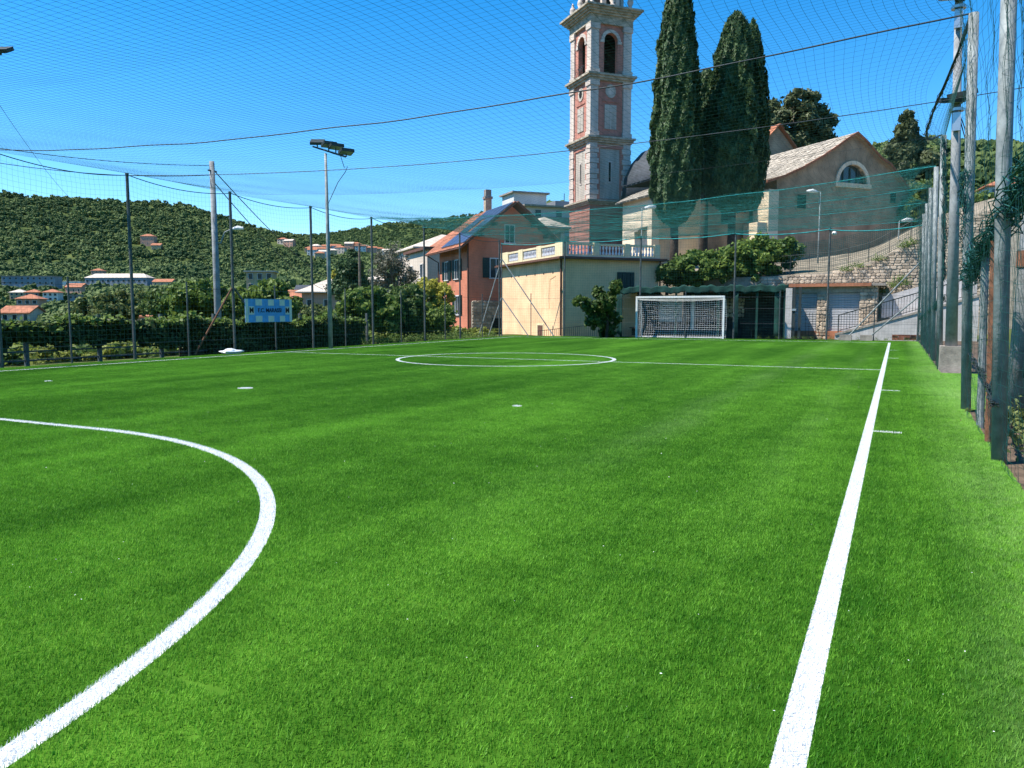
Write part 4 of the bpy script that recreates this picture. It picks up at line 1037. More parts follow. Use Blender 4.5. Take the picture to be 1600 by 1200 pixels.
slate_roof(chu, [(-11.0, 9.9), (-9.6, 10.6), (-8.0, 11.2)], 1.0, 5.9, m_slate, 9)
slate_roof(chu, [(-8.0, 12.0), (-4, 12.3), (-.3, 12.6)], 1.4, 10.0, m_slatedark, 12)
dm = MB().lathe([(4.3, 6), (4.3, 12.0), (4.5, 12.05), (4.2, 14.0), (3.5, 15.4), (2.5, 16.5), (1.1, 17.1), (.1, 17.2)], (.2, 16.0, 0), 28).build('apse_roof', m_slatedark, chu, True)
MB().prism([(7.0, 12), (13, 12), (13, 16.2), (10, 19.0), (7, 16.2)], 12, 20).build('transept', m_churchwall, chu)
slate_roof(chu, [(6.4, 15.7), (10, 19.2), (13.6, 15.7)], 11.6, 20, m_tilefar, 12)

# --- terrace, retaining wall, ramp, garages, covered bench
def topz(x): return float(np.interp(x, [-14, -6, -3.3, -1.4, 1.0, 3.5, 14], [3.2, 3.3, 3.45, 3.9, 5.2, 6.3, 9]))
xs = np.linspace(-19, 14, 34); ys = np.linspace(46.5, 74, 20)
XX, YY = np.meshgrid(xs, ys, indexing='ij'); ZZ = np.array([[topz(x)+min((y-46.5)*.14, 1.9) for y in ys] for x in xs])
ii = np.arange(34*20).reshape(34, 20); F = np.stack([ii[:-1, :-1], ii[1:, :-1], ii[1:, 1:], ii[:-1, 1:]], -1).reshape(-1, 4)
tag(link('churchyard_ground', mesh_np('churchyard_ground', np.stack([XX, YY, ZZ], -1).reshape(-1, 3), F, True), m_yard), 'raised earth terrace below the church', kind='structure')
rw = thing('retaining_wall', 'rough fieldstone retaining wall below the churchyard', 'wall', (0, 46.5, 0))
mb = MB(); xs2 = np.linspace(-19, 6, 26)
for a, b in zip(xs2[:-1], xs2[1:]): mb.prism([(a, -.5), (b, -.5), (b, topz(b)), (a, topz(a))], -.02, .35)
mb.build('mortar_core', m_mortar, rw)
tag(stones(-7.2, 4.2, 1.2, 7, -.022, .055, .27, .15, topf=lambda x: topz(x)-.02).build('fieldstones', m_stone, rw), None, None, None, 'stuff')
# chain link fence and rail above the wall
cf = thing('iron_railing', 'thin dark railing along the top of the stone wall', 'railing', (0, 46.7, 0))
for k in range(9): 
    x = -6.5+k*1.0; MB().tube([(x, 0, topz(x)-.1), (x, 0, topz(x)+1.15)], .02, 6).build('post', m_iron, cf)
for dz in (.35, .75, 1.12): MB().tube([(x, 0, topz(x)+dz) for x in np.linspace(-6.5, 1.5, 17)], .012, 5).build('rail', m_iron, cf)
cp = net_mesh('netting', lambda u, v: np.stack([-9+u*11.5, 0*u+.8, np.vectorize(topz)(-9+u*11.5)+-.05+v*1.9], -1), 120, 20, 60, 4, .009)
tag(link('debris_netting', cp, m_net), 'dark green netting fence in front of the church base', 'fence').location = (0, 46.55, 0)

# garages
gr = thing('garage_block', 'low stone garage with two grey roller shutters and red eaves', 'garage', (0, 43.2, 0))
MB().box(-5.2, 0, -.3, -4.95, 3, 2.6).box(-3.72, 0, -.3, -3.18, 3, 2.6).box(-1.72, 0, -.3, -.9, 3, 2.6).box(-4.95, 2.2, -.3, -1.72, 3, 2.6).box(-4.95, .0, 2.28, -3.72, .4, 2.6).box(-3.18, .0, 2.28, -1.72, .4, 2.6).build('wall', m_mortar, gr)
tag(stones(-3.72, -3.18, -.1, 2.28, -.002, .05, .26, .17).build('pillar_stones', m_stone, gr), None, None, None, 'stuff')
tag(stones(-1.72, -.9, -.1, 2.6, -.002, .05, .3, .18).build('pillar_stones', m_stone, gr), None, None, None, 'stuff')
MB().box(-5.4, -.24, 2.6, -.55, 3.2, 2.72).build('roof', m_concrete, gr); MB().box(-5.4, -.29, 2.58, -1.2, -.241, 2.74).build('fascia', m_tilefar, gr)
slt = MB().prism([(0, .0), (.03, .03), (.03, .10), (0, .125)], 0, 1.2, 'x').mesh('slat')
for x0, w in ((-4.95, 1.23), (-3.18, 1.46)):
    ds = MB().box(x0+.002, .16, -.05, x0+w-.002, .2, 2.278).build('roller_shutter', m_shutterroll, gr)
    for k in range(18):
        o = bpy.data.objects.new('slat', slt); COL.objects.link(o)
        if not slt.materials: slt.materials.append(m_shutterroll)
        o.parent = ds; o.location = (x0+.004, .16, .02+k*.125); o.scale = ((w-.008)/1.2, -1, 1)
MB().box(-5.0, -.02, -.1, -1.5, .1, .32).build('threshold', m_tilefar, gr)
gt = thing('iron_gate', 'narrow dark iron gate before the garage pillar', 'gate', (-4.15, 42.3, 0))
for k in range(8): MB().box(k*.16-.01, -.01, .05, k*.16+.01, .01, 1.25+(.15 if k in (0, 7) else 0)).build('bar', m_iron, gt)
for z in (.1, 1.15): MB().box(-.02, -.012, z, 1.14, .012, z+.03).build('rail', m_iron, gt)
# covered bench behind the goal, draped in green cloth
sh = thing('team_shelter', 'dark flat roofed shelter draped in green cloth behind goal', 'shelter', (0, 40.6, 0))
MB().box(-13.5, -.1, 2.38, -4.9, 2.6, 2.50).build('roof', m_iron, sh)
def drape(x0, x1, y, z1, z0, name, wav=.05, nx=60, nz=6, seed=1):
    q = np.random.default_rng(seed); a = q.uniform(0, 6, 4); V = []
    for i in range(nx+1):
        for j in range(nz+1):
            t = j/nz; x = x0+(x1-x0)*i/nx
            V.append((x, y+wav*math.sin(x*9+a[0])*t+wav*.6*math.sin(x*21+a[1])*t, z1+(z0-z1)*t+(.05*math.sin(x*5+a[2])+.04*math.sin(x*13+a[3]))*(1 if j in (0, nz) else .5)))
    F_ = [(i*(nz+1)+j, (i+1)*(nz+1)+j, (i+1)*(nz+1)+j+1, i*(nz+1)+j+1) for i in range(nx) for j in range(nz)]
    m_ = MB().add(V, F_); o = m_.build(name, m_greennetcloth, sh, True); md = o.modifiers.new('thick', 'SOLIDIFY'); md.thickness = .01; return o
drape(-13.6, -4.8, -.2, 2.62, 2.28, 'cloth_valance', .05)
for x0, x1 in ((-13.6, -13.3), (-5.45, -5.15), (-7.35, -7.2)): drape(x0, x1, -.15, 2.3, .05, 'cloth_drape', .03, 10, 8, int(-x0*10))
for x in (-13.4, -10.4, -8.2, -6.3, -5.0): MB().box(x-.05, -.05, -.1, x+.05, .05, 2.38).build('post', m_greennetcloth, sh)
MB().box(-13.4, 2.3, -.1, -11.9, 2.42, 2.37).box(-10.6, 2.3, -.1, -4.95, 2.42, 2.37).build('back_wall', m_shed_belfry, sh)
MB().box(-11.9, 2.2, .75, -10.62, 2.3, 2.2).build('white_wall', m_farwhite, sh)
MB().box(-9.98, 1.6, .35, -9.82, 1.7, 2.2).build('white_post', m_whitep, sh)
for x0, x1 in ((-13.3, -12.2), (-6.9, -5.2)):
    bs_ = MB().box(x0, 1.2, .38, x1, 1.7, .44).build('bench_seat', m_bark, sh)
    for xx in (x0+.1, x1-.2): MB().box(xx, 1.3, 0, xx+.1, 1.6, .379).build('leg', m_bark, bs_)
MB().beam((-12.0, 1.9, 1.85), (-10.6, 1.9, 1.05), .05).build('handrail', m_iron, sh)
stn = stones(-8.4, -7.3, 1.0, 2.0, 2.298, .06, .3, .2); tag(stn.build('stone_patch', m_stone, sh), None, None, None, 'stuff')
gp = thing('iron_gate', 'grey double gate leaf between green shelter and garage', 'gate', (-4.9, 40.2, 0))
MB().box(0, 0, 0, .30, .06, 2.45).build('leaf', m_grey, gp); MB().box(.33, 0, 0, .45, .08, 2.5).box(.6, 0, 0, .72, .08, 2.5).build('post', m_iron, gp); MB().box(.30, -.05, 1.35, .5, 0, 1.45).build('handle', m_alu, gp)
# ramp with railing
rp_ = thing('access_ramp', 'grey speckled concrete ramp with railing climbing right', 'ramp', (0, 42.2, 0))
rz = lambda x: float(np.interp(x, [-2.7, 1.5, 3.4], [.12, 1.42, 2.0]))
mb = MB().prism([(-2.75, -.3), (3.4, -.3), (3.4, 2.0), (-2.75, .12)], 0, 1.4); mb.build('ramp_body', m_grey, rp_)
MB().prism([(-2.75, .125), (3.4, 2.005), (3.4, 2.10), (-2.75, .22)], -.05, .1).build('kerb', m_concrete, rp_)
MB().prism([(-.7, 1.0), (3.4, 1.0), (3.4, 3.3), (-.7, 2.05)], 1.45, 1.7).build('back_wall', m_grey, rp_)
rl = MB().beam((-2.6, .02, rz(-2.6)+.98), (3.3, .02, rz(3.3)+1.0), .05).beam((-2.6, .02, rz(-2.6)+.2), (3.3, .02, rz(3.3)+.2), .03).build('rail', m_iron, rp_)
bb = MB().box(-.009, -.009, 0, .009, .009, .85).mesh('bar')
for k in range(48): x = -2.6+5.9*k/47; link('bar', bb, m_iron, rp_, (x, .02, rz(x)+.15))
for x in (-2.6, -.2, 1.4): MB().box(x-.025, -.005, rz(x), x+.025, .045, rz(x)+1.02).build('rail_post', m_iron, rp_)
bk = thing('brick_stack', 'low stack of red bricks on turf by ramp', 'brick stack', (-.15, 40.2, 0), .1)
bq = MB().box(0, 0, 0, .24, .115, .06).mesh('brick')
for l in range(4):
    for i in range(6): link('brick', bq, m_brick, bk, (i*.252+rng.uniform(-.01, .01), rng.uniform(-.02, .02), l*.063))
cb = MB().box(-.25, -.2, -.1, .25, .2, .26).mesh('concrete_block')
for x, lab in ((-2.05, 'grey concrete foot under the longer leaning brace'), (-1.2, 'grey concrete foot under the shorter leaning brace')):
    tag(link('concrete_block', cb, m_concrete, None, (x, YF-.05, 0)), lab, 'concrete block')

# ------------------------------------------------------------------ foliage
def leaf_quads(C, Nn, size, q, elong=1.5, jitter=.6):
    """bent leaf (two triangles) at each centre, roughly facing its normal"""
    n = len(C); Nn = Nn+q.normal(0, jitter, (n, 3)); Nn /= np.linalg.norm(Nn, axis=1, keepdims=True)+1e-9
    t = np.cross(Nn, q.normal(0, 1, (n, 3))); t /= np.linalg.norm(t, axis=1, keepdims=True)+1e-9; b = np.cross(Nn, t)
    s = (size*q.uniform(.5, 1.45, n))[:, None]
    V = np.stack([C-t*s*elong*.5, C+b*s*.5+Nn*s*.12, C+t*s*elong*.5, C-b*s*.5+Nn*s*.12], 1)
    F_ = np.arange(4*n).reshape(n, 4)
    return V.reshape(-1, 3), F_
def clumps(centres, radii, n, q, shell_=.5):
    """leaf centres and outward normals on a set of uneven leaf clumps"""
    k = q.choice(len(centres), n, p=radii**2/np.sum(radii**2))
    d = q.normal(0, 1, (n, 3)); d /= np.linalg.norm(d, axis=1, keepdims=True)
    r = radii[k]*(shell_+(1-shell_)*q.random(n)**.6)*(1+.30*q.normal(0, 1, n))
    return centres[k]+d*r[:, None]*np.array([1, 1, .85]), d
def ellipsoid_clumps(c, r, m, q, cr=(.28, .5), inner=.35):
    d = q.normal(0, 1, (m, 3)); d /= np.linalg.norm(d, axis=1, keepdims=True)
    rad = (inner+(1-inner)*q.random(m)**.5)*.85
    C = np.array(c)+d*rad[:, None]*np.array(r)
    return C, q.uniform(cr[0], cr[1], m)*min(r)
def tree(name, label, cat, base, crown, leaf, mat, n, trunk, seed, group=None, m=26, cr=(.28, .5), barkm=None, limbs=4, elong=1.5, extra=()):
    """trunk and limbs plus a leafy crown; crown = list of (centre offset, radii)"""
    q = np.random.default_rng(seed); t = thing(name, label, cat, base, 0, group)
    CC, RRd = [], []
    for c, r in crown:
        a, b = ellipsoid_clumps(c, r, m, q, cr); CC.append(a); RRd.append(b)
    CC, RRd = np.vstack(CC), np.concatenate(RRd)
    if trunk:
        h, r = trunk; mb = MB(); tops = np.array([c for c, _ in crown])
        mb.tube([(0, 0, -.6), (.05*h*.2, 0, h*.4), (0, .03*h, h)], [r, r*.8, r*.6], 9)
        for i in range(limbs):
            c = CC[q.integers(0, len(CC))]; s = np.array([0, .03*h*.5, h*q.uniform(.5, .95)])
            mb.tube([s, s*.5+c*.5+q.normal(0, .1, 3), c], [r*.5, r*.3, r*.1], 6)
        mb.build('trunk', barkm or m_bark, t, True)
    C, D = clumps(CC, RRd, n, q); V, F_ = leaf_quads(C, D, leaf, q, elong)
    link('crown', mesh_np('crown', V, F_), mat, t); return t

# cypresses: dense upright columns of small sprays round a dark core
def cypress(label, base, prof_, n, seed, twin=None):
    """prof_ : (z, radius) pairs from the base of the crown to the tip"""
    q = np.random.default_rng(seed); t = thing('cypress_tree', label, 'tree', base)
    zs = np.array([p[0] for p in prof_]); rs = np.array([p[1] for p in prof_])
    cols_ = [(0, 0, zs, rs, n)]
    if twin: cols_.append(twin)
    Vs, Fs, off = [], [], 0; core = MB()
    for ox, oy, z_, r_, nn in cols_:
        w = (r_[:-1]+r_[1:])*np.diff(z_); k = q.choice(len(w), nn, p=w/w.sum()); u = q.random(nn)
        z = z_[k]+(z_[k+1]-z_[k])*u; r = r_[k]+(r_[k+1]-r_[k])*u; a = q.uniform(0, 2*math.pi, nn)
        # vertical plumes: the surface swells and folds round the tree
        lump = .10*np.sin(a*7+z*.8+3*np.sin(z*.35))+.08*np.sin(a*13-z*1.7)+.07*np.sin(z*2.6+a*4)+.05*np.sin(z*5.3+a*9)
        rr_ = r*(.92+.75*lump)*(1-.2*q.random(nn)**2)+q.normal(0, .025, nn)
        C = np.stack([ox+rr_*np.cos(a), oy+rr_*np.sin(a), z], -1); D = np.stack([np.cos(a), np.sin(a), .35+0*a], -1)
        Nn = D+q.normal(0, .5, D.shape); Nn /= np.linalg.norm(Nn, axis=1, keepdims=True)
        up = np.array([0, 0, 1.])+D*.45+q.normal(0, .25, D.shape); tt = up-Nn*np.sum(up*Nn, 1, keepdims=True); tt /= np.linalg.norm(tt, axis=1, keepdims=True); b = np.cross(Nn, tt)
        s = (q.uniform(.10, .24, nn))[:, None]
        V = np.stack([C-tt*s*.9, C+b*s*.42+Nn*s*.1, C+tt*s*1.2, C-b*s*.42+Nn*s*.1], 1).reshape(-1, 3)
        Vs.append(V); Fs.append(np.arange(len(V)).reshape(-1, 4)+off); off += len(V)
        core.lathe([(max(rr__*.72, .02), zz) for zz, rr__ in zip(z_, r_)], (ox, oy, 0), 14)
    link('crown', mesh_np('crown', np.vstack(Vs), np.vstack(Fs)), lm_cyp, t)
    core.build('light_block_core', m_bark, t, True)  # solid dark core added inside the leaves so light cannot pass through
    MB().tube([(0, 0, -1.5), (.03, 0, zs[0]*.6), (0, 0, zs[0]+2)], [.34, .28, .25], 10).build('trunk', m_bark, t, True)
    return t
b0 = at(1052, 415, 54)
def cz(y, Z): return zy(y, Z)-b0[2]
cypress('tallest dark cypress standing right of the bell tower', b0,
        [(cz(352, 54), .25), (cz(345, 54), .75), (cz(325, 54), 1.35), (cz(300, 54), 1.62), (cz(250, 54), 1.72), (cz(200, 54), 1.62), (cz(140, 54), 1.48), (cz(80, 54), 1.28), (cz(30, 54), 1.02), (cz(-10, 54), .70), (cz(-45, 54), .28), (cz(-62, 54), .03)], 60000, 1)
b1 = at(1141, 415, 56)
tw = at(1166, 415, 57)-b1
cz1 = lambda y: zy(y, 56)-b1[2]
zt = np.array([cz1(325), cz1(300), cz1(240), cz1(180), cz1(110), cz1(60), cz1(35), cz1(24)]); rt = np.array([.6, 1.0, 1.3, 1.25, 1.0, .62, .32, .05])
cypress('broad dark cypress with a twin tip left of church gable', b1,
        [(cz1(330), .6), (cz1(318), 1.4), (cz1(290), 2.05), (cz1(240), 2.18), (cz1(190), 2.02), (cz1(140), 1.75), (cz1(95), 1.42), (cz1(62), 1.10), (cz1(40), .78), (cz1(28), .48), (cz1(20), .12)], 62000, 2, (tw[0], tw[1], zt, rt, 24000))
b2 = at(1098, 415, 57); c2 = lambda y: zy(y, 57)-b2[2]
cypress('dark lower cypress filling the gap between two tall ones', b2, [(c2(300), .5), (c2(280), 1.2), (c2(230), 1.5), (c2(170), 1.4), (c2(138), 1.1), (c2(120), .7), (c2(112), .2)], 26000, 3)

P = at(1238, 300, 88)
pc = lambda x, y: at(x, y, 88)-P
tree('pine_tree', 'dark spreading pine behind the church roof', 'tree', P, [(pc(1238, 185), (4.2, 3, 2.6)), (pc(1215, 215), (3.2, 3, 2.4)), (pc(1268, 195), (2.6, 2.4, 2.6)), (pc(1250, 160), (2.6, 2.4, 1.5)), (pc(1205, 185), (1.6, 2, 2.0)), (pc(1280, 225), (2.4, 2, 1.8)), (pc(1236, 240), (3.5, 3, 2))], .26, lm_pine, 42000, (10, .35), 11, m=16, cr=(.22, .42), elong=2)
P = at(1418, 330, 72); pc = lambda x, y: at(x, y, 72)-P
tree('cedar_tree', 'dark conical cedar right of the church gable', 'tree', P, [(pc(1417, 182), (.5, .5, .8)), (pc(1418, 205), (1.0, 1, 1.3)), (pc(1416, 232), (1.7, 1.6, 1.3)), (pc(1422, 262), (2.3, 2, 1.5)), (pc(1425, 300), (2.7, 2.4, 1.8))], .22, lm_pine, 26000, (8, .28), 12, m=14, cr=(.3, .5), elong=2)
bushes = [
 # name, label, px, py(base), Z, crown [(px,py,rx,rz)], leaf, mat, n
 ('leafy_tree', 'broad green tree leaning over the church flank', 1462, 400, 66, [(1462, 300, 2.2, 2.0), (1440, 330, 1.8, 1.6), (1485, 330, 2, 2)], .2, lm_mid, 16000),
 ('leafy_tree', 'sunlit green tree behind the grey lamp mast', 1520, 420, 58, [(1515, 350, 1.8, 1.6), (1545, 330, 1.8, 1.6), (1500, 390, 1.6, 1.2), (1560, 385, 1.6, 1.3)], .18, lm_green, 16000),
 ('leafy_tree', 'dark tree at the right edge behind the thick pole', 1600, 430, 52, [(1600, 340, 1.8, 2.2), (1580, 395, 1.5, 1.4)], .18, lm_mid, 10000),
 ('leafy_bush', 'dense green shrub above the shelter roof', 1090, 450, 45.4, [(1085, 418, 1.5, .9), (1058, 428, 1.1, .8), (1125, 412, 1.3, 1.1), (1100, 435, 1.6, .6)], .15, lm_green, 13000),
 ('leafy_bush', 'rounded bright shrub on the wall beside the stone wall', 1190, 440, 45.7, [(1180, 403, 1.4, 1.2), (1215, 396, 1.4, 1.0), (1155, 413, 1.1, 1.1), (1236, 388, .7, .6), (1185, 428, 1.6, .7)], .15, lm_green, 16000),
 ('leafy_bush', 'small dark creeper hanging by the cream building corner', 1042, 445, 45.2, [(1042, 425, .7, .6)], .14, lm_mid, 4000),
 ('climbing_tree', 'leafy fig growing against the cream yellow wall', 948, 527, 39.3, [(948, 472, .6, .55), (925, 482, .7, .5), (955, 498, .55, .7), (908, 472, .45, .4), (930, 500, .6, .5), (948, 518, .5, .45), (962, 450, .35, .45), (935, 458, .4, .35)], .12, lm_mid, 5200),
 ('leafy_bush', 'yellow green bush before the terracotta house', 668, 530, 45, [(660, 470, 1.1, 1.0), (690, 465, .8, .8), (668, 447, .9, .5)], .12, lm_lime, 9000),
 ('leafy_bush', 'dark green bush below the yellow green one', 672, 531, 42.5, [(665, 500, 1.2, 1.0), (690, 505, .9, .9), (645, 505, .9, .9)], .13, lm_green, 12000),
 ('leafy_tree', 'leafy tree beside the floodlight mast', 560, 540, 35, [(560, 480, 1.1, .8), (585, 470, 1.0, .7), (545, 500, .8, .7), (600, 495, .9, .8)], .14, lm_green, 13000),
 ('leafy_tree', 'shaded tree behind the middle fence posts', 620, 536, 39, [(620, 478, 1.2, .9), (640, 470, .9, .9), (605, 505, .9, .8), (630, 510, 1.0, .8)], .14, lm_mid, 13000),
 ('bare_tree', 'grey brown half bare tree beside the beige house', 615, 500, 62, [(610, 405, 1.5, 1.3), (625, 430, 1.5, 1.4), (595, 435, 1.1, 1.2)], .12, lm_grey, 3600),
 ('dark_tree', 'dark pointed tree behind the old wooden pole', 548, 500, 80, [(548, 425, 1.6, 1.8), (545, 455, 2.4, 1.8), (550, 403, .7, 1.2)], .22, lm_cyp, 9000),
 ('leafy_bush', 'golden shrub left of dark pointed tree', 528, 500, 128, [(530, 432, 1.6, 1.0), (518, 440, 1.2, .8)], .22, lm_lime, 4000),
 ('leafy_tree', 'bright leafy tree behind the hedge near the utility pole', 310, 505, 34, [(310, 465, 1.5, .8), (285, 478, 1.0, .6), (335, 475, 1.2, .7)], .14, lm_green, 11000),
 ('leafy_tree', 'bright vine covered tree behind the club banner', 400, 505, 33, [(395, 470, 1.0, .6), (425, 458, .9, .6), (370, 480, 1.0, .6), (445, 480, .8, .5)], .14, lm_green, 11000),
 ('leafy_tree', 'wide dark willow like tree beyond the left hedge', 165, 505, 75, [(165, 485, 3.6, 1.5), (195, 478, 2.6, 1.6), (125, 492, 2.6, 1.2)], .24, lm_olive, 14000),
 ('leafy_tree', 'tall green tree right of the small orange roof', 262, 505, 60, [(262, 470, 1.8, 1.2), (245, 480, 1.2, .9)], .2, lm_mid, 8000),
 ('leafy_bush', 'pale grass coloured shrub beside the mast foot', 490, 520, 40, [(480, 495, 1.4, .6), (505, 498, 1.0, .6)], .12, lm_olive, 5000),
]
for i, (nm, lab, px, py, Z, cr_, lf_, mt, n_) in enumerate(bushes):
    P = at(px, py, Z); P[2] = min(P[2], P[2])
    gz_ = float(terrain([P[0]], [P[1]])[0])
    zb = min(P[2], gz_) if Z > 44 and px < 900 else P[2]
    if px < 900: zb = min(P[2], gz_)
    B_ = np.array([P[0], P[1], zb])
    crown = [(at(a, b, Z+(j % 3-1)*.4)-B_, (rx, rx*.9, rz_)) for j, (a, b, rx, rz_) in enumerate(cr_)]
    tree(nm, lab, 'tree' if 'tree' in nm else 'bush', B_, crown, lf_*.92, mt, int(n_*1.5), (max(.6, crown[0][0][2]*.8), .10 if Z < 50 else .18), 40+i, m=34, cr=(.16, .40), barkm=m_barkpale if nm == 'bare_tree' else m_bark, limbs=12 if nm == 'bare_tree' else 5)
# ivy hedge on a rail fence beyond the left net
hg = thing('ivy_hedge', 'long dark ivy hedge on a post fence along the left side', 'hedge', (0, 0, 0))
q = np.random.default_rng(77); n_ = 30000
y = q.uniform(3, 26.3, n_); top = 1.04+.05*np.sin(y*1.9+np.sin(y*.7)*2)+.04*np.sin(y*4.7+1); bot = np.interp(y, [3, 12, 16, 17.6, 19, 26.3], [.50, .44, .42, .05, -.1, -.1])+.10*np.sin(y*3.3+2*np.sin(y*.9))+.07*np.sin(y*9.9+np.sin(y*2.3)*2)
z = bot+(top-bot)*q.random(n_)**.8; x = -19.75-.28*q.random(n_)+.10*np.sin(y*2.3+z*4)+q.normal(0, .05, n_)
V, F_ = leaf_quads(np.stack([x, y, z], -1), np.tile([.8, -.2, .5], (n_, 1)), .095, q, 1.25, .6); link('foliage', mesh_np('foliage', V, F_), lm_ivy, hg)
n_ = 5000; y = q.uniform(3, 26.3, n_); z = 1.02+.10*np.sin(y*1.9)+.07*np.sin(y*4.7+1)+q.normal(.02, .06, n_); x = -19.85+q.normal(0, .17, n_)
V, F_ = leaf_quads(np.stack([x, y, z], -1), np.tile([0, -.1, 1.], (n_, 1)), .09, q, 1.25, .6); link('foliage', mesh_np('foliage', V, F_), lm_green, hg)
hp = MB().box(-.045, -.045, -.8, .045, .045, 1.25).mesh('post')
for k in range(12): link('post', hp, m_poledark, hg, (-19.95, 4.2+k*2.05, 0))
for zz in (.05, .28): MB().box(-19.98, 3, zz, -19.94, 26.3, zz+.04).build('rail', m_poledark, hg)
MB().box(-20.15, 3, .55, -20.12, 17.3, .95).box(-20.15, 17.3, -.3, -20.12, 26.3, .95).build('stems', m_bark, hg)
fm = MB()
hg2 = net_mesh('wire_mesh', lambda u, v: np.stack([-19.97+0*u, 3+u*23.3, -.15+v*.9], -1), 220, 9, 4, 3, .0018); link('wire_mesh', hg2, m_iron, hg)
# second small plants
def weeds(label, pts_, h, n_, mat, seed, name='weed_patch', cat=None):
    q = np.random.default_rng(seed); pts_ = np.array(pts_, float); k = q.choice(len(pts_), n_)
    C = pts_[k]+np.stack([q.normal(0, h*.6, n_), q.normal(0, h*.6, n_), np.abs(q.normal(0, h*.5, n_))], -1)
    V, F_ = leaf_quads(C, np.tile([.2, -.4, .6], (n_, 1)), h*.11, q, 2.8, .8); o = link(name, mesh_np(name, V, F_), mat); return tag(o, label, None, None, 'stuff')
weeds('dry weeds and leaves growing under the right fence', [(1.2+.5*rng.random()*2, y+rng.random(), -.02) for y in np.arange(4.5, 12, .35) for k in range(2)], .26, 5200, lm_olive, 5)
weeds('weeds under the thick pole by right fence', [(1.5, 8.2, .0), (1.6, 9.2, 0), (1.5, 7.4, 0), (1.8, 9.8, 1.1), (1.75, 9.6, 1.5)], .3, 2600, lm_olive, 6)
weeds('unmown grass along the left fence beyond the turf', [(-19.6-rng.random()*3, y, -.08) for y in np.arange(26, 38, .25)], .28, 9000, lm_green, 7)
weeds('ferns and weeds growing on the stone wall', [(x, 46.4, topz(x)-.1) for x in (-2.6, -1.9, -1.0, .2, .5)]+[(.3, 45.9, 2.7), (.1, 46, 2.9), (-.2, 46, 2.6), (-.8, 45.6, 2.3)], .3, 2200, lm_green, 8)
weeds('thin grass at the foot of the ramp and garages', [(x, 39.4+rng.random(), 0) for x in np.arange(-6, 1, .4)], .14, 1500, lm_green, 9)
q = np.random.default_rng(55); n_ = 240; fx = -9+9.6*q.random(n_); fy = 2.2+14*q.random(n_)**1.5
V, F_ = leaf_quads(np.stack([fx, fy, np.full(n_, .027)], -1), np.tile([0, 0, 1.], (n_, 1)), .005, q, 1.6, .3); tag(link('turf_flakes', mesh_np('turf_flakes', V, F_), m_whitep), 'tiny pale flakes scattered on the turf', None, None, 'stuff')
P = at(-14, 560, 21); lm3 = thing('floodlight_mast', 'floodlight mast at the left picture edge with one lamp showing', 'floodlight mast', (P[0], P[1], 0))
MB().tube([(0, 0, -.3), (0, 0, zy(84, 21))], [.08, .05], 10).build('pole', m_pole, lm3, True)
fp = at(2, 78, 21)-np.array([P[0], P[1], 0]); floodlight(lm3, fp, .4, .5); MB().beam((0, 0, zy(90, 21)), (fp[0], fp[1], fp[2]-.1), .04).build('bracket', m_iron, lm3)
# green tarp on the right fence
tp_ = thing('green_tarp', 'hanging dark green tarp panel behind right fence', 'tarp', (1.45, 11.2, 0))
m_ = MB(); 
for i in range(11):
    for j in range(9): m_.V.append((.05*math.sin(i*1.1+j*.5), -.9+i*.18, .55+j*.16+.03*math.sin(i*.9)))
m_.F = [(i*9+j, (i+1)*9+j, (i+1)*9+j+1, i*9+j+1) for i in range(10) for j in range(8)]
o = m_.build('cloth', m_greennetcloth, tp_, True); md = o.modifiers.new('thick', 'SOLIDIFY'); md.thickness = .012
for yy in (-.9, .9): MB().box(-.03, yy-.03, -.1, .03, yy+.03, 2.0).build('post', m_poledark, tp_)

